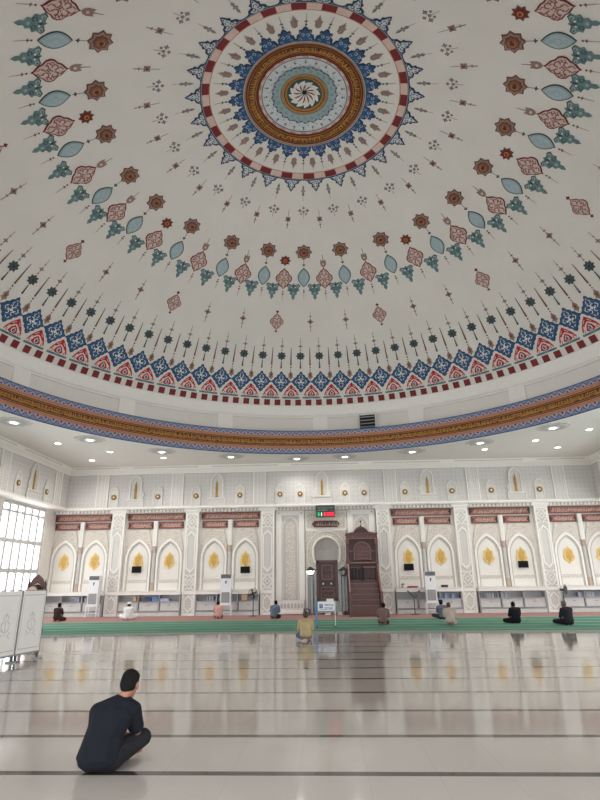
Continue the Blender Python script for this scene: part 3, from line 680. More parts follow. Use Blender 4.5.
# ------------------------------------------------------------------ lower front wall
BAY = {}   # bay centre, half width, name
PX = [-10.76, -6.9, -3.0, 2.86, 6.77, 10.75]
BAYS = [(-12.7, 'third bay left of the prayer niche', 3), (-8.83, 'second bay left of the prayer niche', 2), (-4.95, 'first bay left of the prayer niche', 1),
        (4.82, 'first bay right of the prayer niche', -1), (8.76, 'second bay right of the prayer niche', -2), (12.65, 'third bay right of the prayer niche', -3)]
def make_pilaster():
    t = thing('pilaster', '', 'pilaster'); y = -.22
    b = MB(); b.box(-.335, .335, y, 0, FD+.002, 5.0, TRIMW); b.build('shaft', t)
    b = MB()
    # raised white border with notched openings over a grey lattice ground
    b.box(-.27, .27, y-.012, y, .12, 4.96, LATT2); b.build('lattice_panel', t)
    fa, fb = orient(y-.045), orient(y)
    def border(o_):
        o_.box(-.335, -.25, y-.045, y, FD+.002, 5.0, TRIMW); o_.box(.25, .335, y-.045, y, FD+.002, 5.0, TRIMW)
        for z0, z1 in ((FD+.002, .18), (4.92, 5.0), (1.05, 1.2)): o_.box(-.25, .25, y-.045, y, z0, z1, TRIMW)
    b = MB(); border(b); b.build('border', t)
    def starwork(zc, nm):
        b = MB()
        for s in (-1, 1):
            for q in (-1, 1):
                b.stroke([(s*.25, zc+q*.36), (s*.12, zc+q*.3), (s*.1, zc+q*.2), (s*.25, zc+q*.12)], .055, fa, TRIMW)
                b.stroke([(0, zc+q*.34), (s*.13, zc+q*.16), (s*.25, zc)], .05, fa, TRIMW)
        b.band(starpoly(4, .11, .075) and [(u, v+zc) for u, v in starpoly(4, .10, .07)], [(u, v+zc) for u, v in starpoly(4, .16, .11)], fa, fb, TRIMW, True)
        b.build(nm, t)
    starwork(4.55, 'star_ornament'); starwork(1.62, 'star_ornament')
    for (z0, z1, zs) in ((2.05, 4.1, .25), ):
        b = MB(); inn = [(0, z0+.1), (.17, z0+.28), (.17, z1-.28), (0, z1-.1), (-.17, z1-.28), (-.17, z0+.28)]; out = [(0, z0), (.23, z0+.22), (.23, z1-.22), (0, z1), (-.23, z1-.22), (-.23, z0+.22)]
        b.band(inn, out, fa, fb, TRIMW, True); b.build('long_cartouche', t)
    b = MB(); z0, z1 = .2, 1.0
    inn = [(0, z0+.1), (.15, z0+.25), (.15, z1-.25), (0, z1-.1), (-.15, z1-.25), (-.15, z0+.25)]; out = [(0, z0), (.24, z0+.2), (.24, z1-.2), (0, z1), (-.24, z1-.2), (-.24, z0+.2)]
    b.band(inn, out, fa, fb, TRIMW, True)
    for s in (-1, 1):
        for z in (z0+.02, z1-.02): b.face([fa(s*.25, z), fa(s*.12, z), fa(s*.25, z+(.16 if z < .5 else -.16))], TRIMW)
    b.build('short_cartouche', t)
    b = MB(); b.box(-.36, .36, y-.06, 0, 5.0, 5.08, TRIMW); b.box(-.42, .42, y-.12, 0, 5.08, 5.25, TRIMW); b.build('capital', t)
    return t
for i, x in enumerate(PX):
    n = (3-i) if i < 3 else (i-2)
    place('pil', make_pilaster, (x, YW, 0), 0, 'white carved pilaster with grey lattice shaft, %s one to the %s of the prayer niche' % (ordn[n-1], 'left' if i < 3 else 'right'), 'carved pilasters of the front wall')

def make_niche():
    t = thing('arched_niche', '', 'niche'); fb = orient(0)
    b = MB(); b.band(arch(.50, 1.24, 2.72, 3.52, 12), arch(.57, 1.24, 2.74, 3.62, 12), orient(-.05), fb, MGREY if 0 else GREYW); b.build('inner_frame', t)
    b = MB(); b.band(arch(.57, 1.24, 2.74, 3.62, 12), arch(.66, 1.24, 2.76, 3.76, 12), orient(-.10), fb, TRIMW); b.build('outer_frame', t)
    b = MB(); b.prism(arch(.50, 1.24, 2.72, 3.52, 12), orient(-.02), fb, PALE); b.build('panel', t)
    b = MB(); b.box(-.50, .50, -.05, -.02, 1.60, 1.76, CARV2); b.box(-.50, .50, -.04, -.02, 1.24, 1.60, PALE); b.build('dado', t)
    b = MB()
    # carved spandrel above the arch
    A = arch(.66, 2.76, 2.762, 3.76, 12); rect = [(.78, 2.76)]+[(.78, 2.76+1.46*k/6) for k in range(1, 7)]
    out = []
    for x, z in A:
        k = 4.22; out.append((.67*(1 if x > 0 else -1 if x < 0 else 0) if z < 3.4 else x*1.08/(.001+1), z if z < 3.4 else k))
    b.band(A, out, orient(-.04), orient(-.0), CARV2); b.build('spandrel', t)
    return t
def make_plaque():
    t = thing('gold_plaque', '', 'wall plaque'); fb = orient(0)
    pr_ = mirror([(0, .43), (.07, .33), (.2, .24), (.22, .05), (.27, -.12), (.2, -.25), (.08, -.32), (0, -.42)])
    b = MB(); b.prism(pr_, orient(-.04), fb, GOLD); b.build('plate', t)
    b = MB(); q = scalep(mirror([(0, .33), (.06, .24), (.14, .16), (.15, -.08), (.08, -.22), (0, -.3)]), 1); b.prism(q, orient(-.05), orient(-.04), mat('mid_gold', (198, 158, 84), .45, .3, var=.12, scale=14))
    rn = random.Random(2); script(b, -.13, .2, -.12, .14, orient(-.055), GOLD, rn, .022); b.stroke([(0, .12), (0, .26)], .03, orient(-.055), GOLD); b.build('script', t)
    return t
def make_colonnette():
    t = thing('colonnette', '', 'column')
    b = MB(); b.box(-.1, .1, -.12, 0, 3.38, 4.64, TRIMW); b.box(-.055, .055, -.14, -.12, 3.45, 4.6, PALE); b.build('upper_post', t)
    b = MB(); b.lathe([(.1, 3.06), (.11, 3.12), (.12, 3.2), (.13, 3.28), (.13, 3.38)], (0, 0, 0), TAN, 16, True, PI, 2*PI); b.build('capital', t)
    b = MB(); b.lathe([(.11, 1.62), (.10, 2.2), (.095, 3.06)], (0, 0, 0), GREYW, 16, True, PI, 2*PI); b.build('shaft', t)
    b = MB(); b.lathe([(.13, 1.23), (.13, 1.3), (.12, 1.36), (.12, 1.56), (.11, 1.62)], (0, 0, 0), TAN, 16, True, PI, 2*PI); b.build('base', t)
    return t
def make_calli(w, h, seed):
    t = thing('calligraphy_panel', '', 'calligraphy panel')
    b = MB(); b.box(-w/2, w/2, -.05, 0, 0, h, ROSE); b.build('board', t)
    b = MB(); rn = random.Random(seed)
    script(b, -w/2+.16, w/2-.1, .05, h-.12, orient(-.056), CREAM, rn, .022); script(b, -w/2+.2, w/2-.1, .12, h-.04, orient(-.058), CREAM, rn, .02); b.build('script', t)
    b = MB(); b.band([(-w/2+.03, .03), (w/2-.03, .03), (w/2-.03, h-.03), (-w/2+.03, h-.03)], [(-w/2, 0), (w/2, 0), (w/2, h), (-w/2, h)], orient(-.065), orient(-.05), ROSED, True)
    for s in (-1, 1): b.prism([(s*(w/2-.02), .02), (s*(w/2-.15), h/2), (s*(w/2-.02), h-.02)][::s], orient(-.06), orient(-.05), ROSED)
    b.build('border', t); return t
SHELFW = mat('shelf_white', (206, 205, 203), .5); SHELFG = mat('shelf_grey', (166, 167, 169), .5)
def make_shelf(w):
    t = thing('low_bookcase', '', 'bookcase'); h = w/2
    b = MB(); z = FD+.002; b.box(-h, h, -.03, 0, z, 1.03, LGREY); b.box(-h, -h+.04, -.42, -.03, z, 1.03, SHELFG); b.box(h-.04, h, -.42, -.03, z, 1.03, SHELFG); b.box(-h+.04, h-.04, -.42, -.03, z, .24, SHELFW); b.build('carcass', t)
    for z, m in ((.26, SHELFG), (.70, SHELFG)):
        b = MB(); b.box(-h+.04, h-.04, -.42, -.03, z, z+.035, m); b.build('shelf_board', t)
    for k in (-1, 1):
        b = MB(); b.box(k*h/3-.02, k*h/3+.02, -.42, -.03, .3, 1.03, SHELFG); b.build('divider', t)
    for k in (-1, 0, 1):
        b = MB(); c = k*2*h/3; b.box(c-h/3+.05, c+h/3-.05, -.36, -.34, .31, .69, SHELFW); b.box(c-.06, c+.06, -.372, -.36, .55, .58, MGREY); b.build('door', t)
    return t
def make_ledge(w):
    t = thing('wall_ledge', '', 'ledge')
    b = MB(); b.box(-w/2, w/2, -.46, 0, 1.045, 1.2, TRIMW); b.build('board', t)
    b = MB(); b.box(-w/2, w/2, -.48, -.40, 1.19, 1.225, PALE); b.build('lip', t); return t
for bi, (c, nm, k) in enumerate(BAYS):
    lo, hi = c-1.57, c+1.57
    short = nm.replace(' of the prayer niche', ' of the niche')
    place('calL', lambda: make_calli(3.02, .36, 11), (c, YW, 4.68), 0, 'long rose calligraphy panel across the top of the %s' % short, 'long rose calligraphy panels')
    place('ledge', lambda: make_ledge(3.14), (c, YW, 0), 0, 'white wall ledge across the %s' % short, 'white ledges above the bookcases')
    place('shelf', lambda: make_shelf(3.12), (c, YW, 0), 0, 'low pale bookcase under the ledge of the %s' % short, 'low bookcases along the front wall')
    place('colo', make_colonnette, (c, YW, 0), 0, 'white and tan colonnette between two arches of the %s' % short, 'colonnettes between arches')
    for s, sd in ((-1, 'left'), (1, 'right')):
        x = c+s*.8
        place('calS', lambda: make_calli(1.3, .34, 23), (c+s*.8, YW, 4.26), 0, 'short rose calligraphy panel above the %s arch of the %s' % (sd, short), 'short rose calligraphy panels')
        place('niche', make_niche, (x, YW, 0), 0, 'white pointed arch panel, the %s one of the %s' % (sd, short), 'pointed arch panels')
        place('plaq', make_plaque, (x, YW-.02, 2.66), 0, 'gold calligraphy plaque in the %s arch of the %s' % (sd, short), 'gold plaques in the arches')

# televisions
def make_tv():
    t = thing('television', '', 'television')
    b = MB(); b.box(-.24, .24, -.07, -.03, -.16, .16, BLACK); b.build('casing', t)
    b = MB(); b.box(-.225, .225, -.075, -.07, -.145, .145, SCREEN); b.build('screen', t)
    b = MB(); b.box(-.06, .06, -.03, -.0, -.06, .06, DGREY); b.build('bracket', t); return t
for (x, z, lb) in ((-9.66, 2.25, 'black television under the gold plaque in the second bay left of the niche'), (-4.13, 2.17, 'black television under the gold plaque in the first bay left of the niche'),
                   (4.0, 2.19, 'black television under the gold plaque in the first bay right of the niche'), (9.57, 2.25, 'black television under the gold plaque in the second bay right of the niche')):
    place('tv', make_tv, (x, YW-.05, z), 0, lb, 'wall televisions')

# air conditioners on stands
def make_ac():
    t = thing('air_conditioner', '', 'air conditioner')
    b = MB(); b.box(-.25, .25, -.16, .16, .56, 1.98, ACW); b.build('cabinet', t)
    b = MB(); b.box(-.24, .24, -.175, -.16, 1.78, 1.97, DGREY)
    for k in range(4): b.box(-.22, .22, -.185, -.175, 1.80+k*.045, 1.815+k*.045, MGREY)
    b.build('outlet_louvre', t)
    b = MB(); b.box(-.2, .2, -.172, -.16, .62, 1.12, GRILL); b.build('intake_grille', t)
    b = MB(); b.box(-.025, .025, -.168, -.16, 1.52, 1.66, NAVYB); b.box(.025, .045, -.168, -.16, 1.6, 1.66, NAVYB); b.build('emblem', t)
    f = MB(); f.box(-.29, .29, -.2, .2, .50, .56, ACW); st = f.build('stand_top', t)
    for sx in (-1, 1):
        for sy in (-1, 1): f = MB(); f.box(sx*.26-.02, sx*.26+.02, sy*.17-.02, sy*.17+.02, 0, .5, ACW); f.build('leg', t)
    f = MB(); f.box(-.26, .26, -.18, -.16, .17, .2, ACW); f.box(-.26, .26, .16, .18, .17, .2, ACW); f.build('stretcher', t); return t
for x, lb in ((-11.42, 'white floor air conditioner on a stand in the third bay left of the niche'), (-4.93, 'white floor air conditioner behind the worshipper in pink, left of the niche'), (4.85, 'white floor air conditioner on a stand, right of the wooden pulpit')):
    place('ac', make_ac, (x, 27.2, .012), 0, lb, 'floor air conditioners on stands')

# ------------------------------------------------------------------ mihrab and flanking panels
def tall_panel(x0, x1, z0, z1, label):
    cx = (x0+x1)/2; w = x1-x0; t = thing('carved_wall_panel', label, 'wall panel', (cx, YW, 0)); h = w/2
    fa, fb = orient(-.1), orient(0)
    b = MB(); b.band([(-h+.28, z0), (h-.28, z0), (h-.28, z1-.26), (-h+.28, z1-.26)], [(-h, z0), (h, z0), (h, z1), (-h, z1)], fa, fb, TRIMW, True)
    for s in (-1, 1): b.prism(disc(.05, s*(h-.13), z1-.13, 8), orient(-.115), orient(-.1), GREYW)
    b.build('frame', t)
    b = MB(); b.box(-h+.28, h-.28, -.04, 0, z0, z1-.26, LATT2); b.build('ground', t)
    hw = h-.28
    b = MB(); b.band(arch(hw-.2, z0, z1-.95, z1-.5), arch(hw-.12, z0, z1-.9, z1-.4), orient(-.07), fb, GREYW); b.build('arch_moulding', t); b = MB(); b.band(arch(hw-.08, z0, z1-.8, z1-.36), arch(hw-.04, z0, z1-.78, z1-.3), orient(-.06), fb, PALE); b.build('outer_moulding', t)
    b = MB(); b.prism(arch(hw-.2, z0, z1-.95, z1-.5), orient(-.055), fb, CARV); b.build('beige_field', t)
    return t
tall_panel(-2.58, -1.14, .73, 5.06, 'tall grey panel with pointed arch left of the prayer niche')
tall_panel(1.06, 2.44, .73, 5.06, 'tall grey panel with pointed arch behind the wooden pulpit')
t = thing('carved_plinth', 'white plinth carved with small arches, left of the prayer niche', 'plinth', (-1.87, YW, 0))
b = MB(); b.box(-.68, .68, -.35, 0, .104, .73, TRIMW); b.box(-.705, .705, -.39, 0, .66, .73, PALE); b.box(-.705, .705, -.39, 0, .104, .2, PALE); b.build('block', t)
for k in range(8):
    b = MB(); q = shift(arch(.06, .36, .5, .6, 5), -.58+k*.166, 0); b.prism(q, orient(-.375), orient(-.35), GREYW); b.build('blind_arch', t)

mh = thing('prayer_niche', 'horseshoe-arched prayer niche of beige carving and grey marble around the wooden door', 'prayer niche', (-.04, YW, 0))
fa, fb = orient(-.08), orient(0)
def horseshoe(hw, zb, zs, za, n=12, nb=6):
    """opening outline from the lower right, round the bulge, to the apex and back"""
    A = arch(hw, zs, zs, za, n)[1:-1]
    foot = hw*.80
    low = [(foot+(hw-foot)*math.sin(PI/2*i/nb), zb+(zs-zb)*(1-math.cos(PI/2*i/nb))*1.0) for i in range(nb)]
    return [(foot, 0)]+low+A+[(-x, z) for x, z in low[::-1]]+[(-foot, 0)]
op = horseshoe(.64, 2.5, 3.02, 3.68); n = len(op)
rect = []
for i, (x, z) in enumerate(op):
    # walk the surrounding rectangle in step
    t_ = i/(n-1)
    per = [(1.06, 0), (1.06, 2.5), (1.06, 4.02), (0, 4.02), (-1.06, 4.02), (-1.06, 2.5), (-1.06, 0)]
    if z <= 2.5+1e-6: rect.append((1.06 if x > 0 else -1.06, z))
    else:
        a = math.atan2(z-2.5, x); k = min(1.06/max(1e-6, abs(math.cos(a))), 1.52/max(1e-6, math.sin(a))); rect.append((k*math.cos(a), 2.5+k*math.sin(a)))
ia, ib = [i for i in range(n) if op[i][1] >= 2.5-1e-6][0], [i for i in range(n) if op[i][1] >= 2.5-1e-6][-1]
b = MB(); b.band(op[ia:ib+1], rect[ia:ib+1], fa, fb, CARV2); b.build('carved_surround', mh)
b = MB(); o2 = [(x*1.14, 2.98+(z-2.98)*1.13) for x, z in op[ia:ib+1]]; b.band(op[ia:ib+1], o2, orient(-.13), orient(-.08), TRIMW); b.build('arch_moulding', mh); b = MB(); o3 = [(x*1.5, 2.98+(z-2.98)*1.42) for x, z in op[ia:ib+1]]; o4 = [(x*1.56, 2.98+(z-2.98)*1.48) for x, z in op[ia:ib+1]]; b.band(o3, o4, orient(-.11), orient(-.08), PALE); b.build('outer_moulding', mh)
b = MB(); b.box(-1.07, -.55, -.06, .3, 2.16, 2.5, CARV); b.box(.55, 1.07, -.06, .3, 2.16, 2.5, CARV); b.build('impost', mh)
for s in (-1, 1):
    for k, (x0, x1, d) in enumerate(((.54, .68, .1), (.72, .84, -.06), (.86, .96, -.02), (.98, 1.06, -.1))):
        b = MB(); q = sorted((s*x0, s*x1)); b.box(q[0], q[1], d-.06, .3, .12, 2.16, MARBLE if k != 3 else TRIMW); b.build('marble_jamb', mh)
b = MB(); b.box(-.66, .66, .28, .34, FD, 2.55, PALE); b.box(-1.08, -.6, .3, .36, FD, 4.1, PALE); b.box(.6, 1.08, .3, .36, FD, 4.1, PALE)
nb_ = 16
b.grid([[(-.66*math.cos(PI*i/nb_), .1+.72*math.sin(PI*i/nb_), z) for i in range(nb_+1)] for z in (FD, 2.6, 3.1)], PALE)
b.grid([[(-.66*math.cos(PI*i/nb_)*k, .1+.72*math.sin(PI*i/nb_)*k+.0*k, 3.1+.75*(1-k*k)) for i in range(nb_+1)] for k in (1, .9, .75, .55, .3, .05)], PALE)
b.build('niche_lining', mh)
b = MB()
for k in range(3): b.box(-.56, .56, -.05+k*.1, .3, .11+k*.18, .11+(k+1)*.18, MARBLE)
b.build('marble_step', mh)
b = MB(); b.box(-1.07, 1.07, -.05, .0, 4.02, 4.1, TRIMW); b.build('top_moulding', mh)
b = MB(); b.box(-1.05, 1.05, -.03, 0, 4.1, 5.02, CARV); b.band([(-.98, 4.16), (.98, 4.16), (.98, 4.96), (-.98, 4.96)], [(-1.06, 4.1), (1.06, 4.1), (1.06, 5.02), (-1.06, 5.02)], orient(-.05), orient(0), PALE, True); b.build('upper_panel', mh)

t = thing('carved_door', 'dark carved wooden door inside the prayer niche with two white knobs', 'door', (-.04, YW+.2, .66))
b = MB(); b.box(-.52, -.42, -.08, .06, 0, 1.9, WOOD); b.box(.42, .52, -.08, .06, 0, 1.9, WOOD); b.box(-.52, .52, -.08, .06, 1.8, 1.92, WOOD); b.box(-.52, .52, -.08, .06, 0, .06, WOOD); b.build('frame', t)
b = MB(); b.box(-.42, .42, -.03, .03, .06, 1.8, WOODD); b.build('leaf', t)
b = MB(); b.band([(-.22, 1.05), (.22, 1.05), (.22, 1.65), (-.22, 1.65)], [(-.28, .99), (.28, .99), (.28, 1.71), (-.28, 1.71)], orient(-.05), orient(-.03), WOODL, True)
b.band([(-.3, .14), (.3, .14), (.3, .62), (-.3, .62)], [(-.34, .1), (.34, .1), (.34, .66), (-.34, .66)], orient(-.05), orient(-.03), WOODL, True)
rn = random.Random(9); script(b, -.2, .28, 1.08, 1.34, orient(-.04), WOODL, rn, .02); script(b, -.2, .28, 1.36, 1.62, orient(-.04), WOODL, rn, .02); script(b, -.28, .36, .16, .38, orient(-.04), WOODL, rn, .02); script(b, -.28, .36, .4, .6, orient(-.04), WOODL, rn, .02)
b.build('carving', t)
for s in (-1, 1):
    b = MB(); b.ball((s*.2-.01, -.07, .8), .05, TRIMW, 8); b.build('knob', t)

LANT = mat('frosted_lamp_glass', (196, 196, 192), .3)
LITG = mat('lit_lamp_glass', (240, 238, 230), .3, emit=(255, 250, 240), emis=1.5)
def make_lantern(glass_m=LITG):
    t = thing('wall_lantern', '', 'lantern')
    b = MB(); b.lathe([(.001, .2), (.05, .18), (.22, .04), (.25, .0)], (0, 0, 0), BLACK, 6, False); b.build('roof', t)
    b = MB(); b.lathe([(.22, 0), (.12, -.18)], (0, 0, 0), glass_m, 6, False); b.build('glass', t)
    b = MB()
    for i in range(6):
        a = 2*PI*i/6; b.cyl((.225*math.cos(a), .225*math.sin(a), 0), (.125*math.cos(a), .125*math.sin(a), -.18), .014, .014, BLACK, 6)
    b.lathe([(.12, -.2), (.08, -.23), (.001, -.25)], (0, 0, 0), BLACK, 6, False); b.build('cage', t)
    b = MB(); b.cyl((0, 0, .1), (0, .15, .15), .015, .015, BLACK, 6); b.build('bracket', t); return t
place('lant', make_lantern, (-.86, YW-.29, 2.08), 0, 'lit black wall lantern left of the carved door', 'lanterns beside the prayer niche')
place('lant2', lambda: make_lantern(LANT), (.76, YW-.29, 2.05), 0, 'black wall lantern right of the carved door', 'lanterns beside the prayer niche')

# electronic prayer time board
LEDG = mat('green_led', (60, 220, 150), .5, emit=(70, 230, 160), emis=.9); LEDR = mat('red_led', (240, 40, 70), .5, emit=(245, 50, 80), emis=.8); LEDW = mat('white_led', (230, 240, 235), .5, emit=(235, 245, 240), emis=.9)
LEDK = mat('dark_green_display', (46, 62, 56), .3); LEDB = mat('dark_red_display', (96, 22, 36), .3); LEDGB = mat('dark_emerald_display', (22, 110, 74), .3)
t = thing('prayer_time_clock', 'dark electronic prayer time board with green and red digits above the niche', 'display board', (-.045, YU+.02, 4.66))
b = MB(); b.box(-.475, .475, -.05, .06, 0, .58, BLACK); b.build('casing', t)
b = MB(); b.box(-.455, .455, -.058, -.05, .26, .56, LEDK)
rn = random.Random(4)
for k in range(2): script(b, -.42, .1+.3*k, .3+.12*k, .4+.12*k, orient(-.062), MGREY, rn, .012)
b.build('text_panel', t)
b = MB(); b.box(-.455, -.1, -.058, -.05, .03, .25, LEDGB); b.box(-.1, .455, -.058, -.05, .03, .25, LEDB); b.build('digit_panel', t)
SEG = {'0': 'abcdef', '1': 'bc', '2': 'abged', '3': 'abgcd', '5': 'afgcd', '8': 'abcdefg', '4': 'fgbc'}
def digit(mb, ch, x, z, w, h, m):
    th = .028; P = {'a': (0, h-th, w, h), 'g': (0, h/2-th/2, w, h/2+th/2), 'd': (0, 0, w, th), 'f': (0, h/2, th, h), 'b': (w-th, h/2, w, h), 'e': (0, 0, th, h/2), 'c': (w-th, 0, w, h/2)}
    for s in SEG[ch]: x0, z0, x1, z1 = P[s]; mb.box(x+x0, x+x1, -.064, -.058, z+z0, z+z1, m)
b = MB(); digit(b, '1', -.42, .05, .1, .18, LEDG); digit(b, '1', -.28, .05, .1, .18, LEDW); b.build('green_digits', t)
b = MB()
for k, ch in enumerate('0358'): digit(b, ch, -.07+k*.13, .05, .1, .18, LEDR)
b.build('red_digits', t)
t = thing('inscription_sign', 'dark rose pointed calligraphy plaque under the prayer time board', 'calligraphy panel', (-.04, YW-.052, 4.35))
b = MB(); o = [(-.72, 0), (-.58, -.16), (.58, -.16), (.72, 0), (.58, .16), (-.58, .16)]; b.prism(o, orient(-.06), orient(0), ROSED); b.build('board', t)
b = MB(); rn = random.Random(12); script(b, -.55, .58, -.12, .12, orient(-.066), CREAM, rn, .022); b.build('script', t)

# ------------------------------------------------------------------ wooden pulpit (minbar)
mb_ = thing('wooden_pulpit', 'tall dark red wooden pulpit with stairs and domed canopy right of the niche', 'pulpit', (1.68, 26.95, .012))
hw = .70
for s in (-1, 1):
    b = MB(); b.box(s*hw-.06, s*hw+.06, -.06, .06, 0, 3.62, WOOD); b.box(s*hw-.08, s*hw+.08, -.08, .08, 0, .3, WOOD); b.box(s*hw-.075, s*hw+.075, -.075, .075, 3.3, 3.5, WOODL); b.build('front_post', mb_)
    b = MB(); b.box(s*hw-.05, s*hw+.05, .56, .66, 0, 3.62, WOOD); b.build('rear_post', mb_)
    b = MB(); b.box(s*hw-.03, s*hw+.03, .06, .56, 0, 1.5, WOODD); b.box(s*hw-.035, s*hw+.035, .06, .56, 2.38, 3.5, WOODD); b.build('side_panel', mb_)
b = MB(); b.box(-hw-.06, hw+.06, -.12, .68, 3.5, 3.56, WOODL); b.box(-hw-.04, hw+.04, -.10, .66, 3.56, 3.72, WOOD); b.box(-hw-.07, hw+.07, -.14, .68, 3.72, 3.80, WOOD)
for k in range(9): b.prism(starpoly(4, .055, .03), lambda u, v, k=k: (u-.6+k*.15, -.115, v+3.64), lambda u, v, k=k: (u-.6+k*.15, -.10, v+3.64), WOODL)
b.build('cornice', mb_)
b = MB(); cre = mirror([(0, 4.06), (.14, 4.02), (.27, 3.92), (.36, 3.84), (.5, 3.83), (.62, 3.8)]); b.prism(cre+[], orient(-.13), orient(-.05), WOODD); b.build('crest', mb_)
b = MB(); b.lathe([(.36, 3.8), (.36, 3.86), (.3, 4.0), (.18, 4.1), (.06, 4.14), (.03, 4.2)], (0, .28, 0), WOOD, 20); b.build('dome_cap', mb_)
b = MB(); b.cyl((0, .1, 4.02), (0, .1, 4.34), .015, .012, BLACK, 6); b.ball((0, .1, 4.38), .05, BLACK, 8); b.ball((0, .1, 4.2), .035, SILVER, 8); b.build('finial', mb_)
b = MB(); b.box(-hw+.05, hw-.05, .54, .6, 1.5, 3.5, WOODD); b.build('back_board', mb_)
# carved screen with cusped arch in the upper front
b = MB(); A = arch(.36, 2.5, 2.98, 3.34, 10); b.band(A, [(x*1.14, 2.5+(z-2.5)*1.07) for x, z in A], orient(.02), orient(.06), WOODL)
b.build('arch_moulding', mb_)
for s in (-1, 1): b = MB(); b.stroke([(s*.4, 2.98), (s*.52, 2.92), (s*.64, 2.98)], .05, orient(.02), WOODL); b.build('scroll', mb_)
b = MB(); b.prism(A, orient(.05), orient(.08), WOOD); rn = random.Random(21)
for k in range(4): script(b, -.28, .32, 2.52+k*.17, 2.68+k*.17, orient(.045), WOODL, rn, .02)
b.build('carved_field', mb_)
b = MB()
for s in (-1, 1): b.prism([(s*.42, 2.42), (s*.64, 2.42), (s*.64, 3.5), (0, 3.5), (0, 3.42), (s*.3, 3.2), (s*.42, 2.98)][::s], orient(.06), orient(.08), WOODD)
b.build('spandrel_screen', mb_)
b = MB(); b.box(-hw+.06, hw-.06, -.03, .05, 2.34, 2.42, WOODL); b.build('transom', mb_)
b = MB(); b.box(-hw+.06, hw-.06, 0, .65, 1.44, 1.5, WOOD); b.build('landing', mb_)
# gate: half open balustrade
for s, x0, x1, nb2, m in ((-1, -.62, -.1, 4, BLACK), (1, .02, .6, 5, WOODD)):
    g = MB(); g.box(x0, x1, -.02, .03, 2.14, 2.2, WOODL if s > 0 else WOOD); g.box(x0, x1, -.02, .03, 1.52, 1.58, WOOD); gt = g.build('gate', mb_)
    for k in range(nb2):
        x = x0+.05+(x1-x0-.1)*k/(nb2-1); g = MB(); g.lathe([(.018, 1.58), (.04, 1.7), (.02, 1.85), (.035, 2.0), (.018, 2.14)], (x, .005, 0), m, 8); g.build('baluster', gt)
    if s > 0: g = MB(); g.box(.04, .58, .0, .02, 1.58, 2.14, WOODD); g.build('gate_panel', gt)
for k in range(6):
    b = MB(); z1 = 1.44-k*.24; y1 = -.06-k*.26; b.box(-hw+.05, hw-.05, y1-.26, y1, 0 if 1 else z1-.24, z1-.24+.2, WOOD); b.box(-hw+.04, hw-.04, y1-.29, y1, z1-.24+.2, z1-.24+.24, WOODL); b.build('stair_step', mb_) if k < 5 else None
for s in (-1, 1):
    b = MB(); b.prism([(-.06, 0), (-1.42, 0), (-1.42, .42), (-.06, 1.75)], lambda u, v, s=s: (s*hw+.025, u, v), lambda u, v, s=s: (s*hw-.025, u, v), WOOD); b.build('stair_side', mb_)
    b = MB(); q = [(-.06, 2.3), (-1.42, .92), (-1.42, .84), (-.06, 2.2)]; b.prism(q, lambda u, v, s=s: (s*hw+.035, u, v), lambda u, v, s=s: (s*hw-.035, u, v), WOODL)
    for k in range(6): y = -.2-k*.22; b.box(s*hw-.015, s*hw+.015, y-.02, y+.02, 1.75+(y+.06)*.97-.02, 2.2+(y+.06)*1.0, WOOD)
    b.build('handrail', mb_)
    b = MB(); b.box(s*hw-.05, s*hw+.05, -1.5, -1.4, 0, 1.0, WOOD); b.ball((s*hw, -1.45, 1.05), .06, WOODL, 8); b.build('newel_post', mb_)

# ------------------------------------------------------------------ carpets
rc = MB(); rc.prism([(-XW+.02, 24.92*KF-.05*XW), (XW-.02, 24.92*KF+.05*XW), (XW-.02, 27.5), (-XW+.02, 27.5)], lambda u, v: (u, v, .012), lambda u, v: (u, v, 0), REDC); tag(rc.build('red_carpet'), 'dull red carpet along the foot of the front wall', 'carpet')
cur = [(-12.6, 17.3), (-8.9, 17.95), (-6, 18.45), (-2, 18.6), (3, 18.45), (8.2, 18.05), (13.6, 17.4)]
def cy_(x, k):
    for (a, ya), (b, yb) in zip(cur, cur[1:]):
        if a <= x <= b: y = ya+(yb-ya)*(x-a)/(b-a); break
    else: y = cur[0][1] if x < cur[0][0] else cur[-1][1]
    return y+(24.9+.05*x-y)*k
names = ['nearest', 'second', 'third', 'fourth', 'farthest']
XS = [-12.6+i*26.2/40 for i in range(41)]
for k in range(5):
    f0, f1 = k/5+.004, (k+1)/5-.004
    t = thing('prayer_carpet', 'long green striped prayer carpet, %s of five rows' % (names[k] if k in (0, 4) else names[k]+' row from the front'), 'carpet', (0, 0, 0), 0, 'green prayer carpets laid in rows')
    rn = random.Random(30+k)
    def stripc(nm, a, b, z, m, edge=0):
        q = MB(); wob = [rn.uniform(0, .035) for _ in XS]
        ring = []
        for zz, aa in ((0, a), (z, a), (z, b), (0, b)):
            ring.append([(x, cy_(x, f0+(f1-f0)*aa)-(wob[i]*(edge if aa == a else 0)), zz) for i, x in enumerate(XS)])
        q.grid(ring, m, False)
        for e in (0, -1): q.face([r[e] for r in ring], m)
        q.build(nm, t)
    if k == 0: stripc('fringe', .0, .42, .022, FRINGE, 3); stripc('pile', .42, .84, .026, GREEN)
    else: stripc('pile', .0, .84, .024, GREEN, 1)
    stripc('stripe', .84, .92, .024, GREENL); stripc('edge', .92, 1., .024, GREEN)

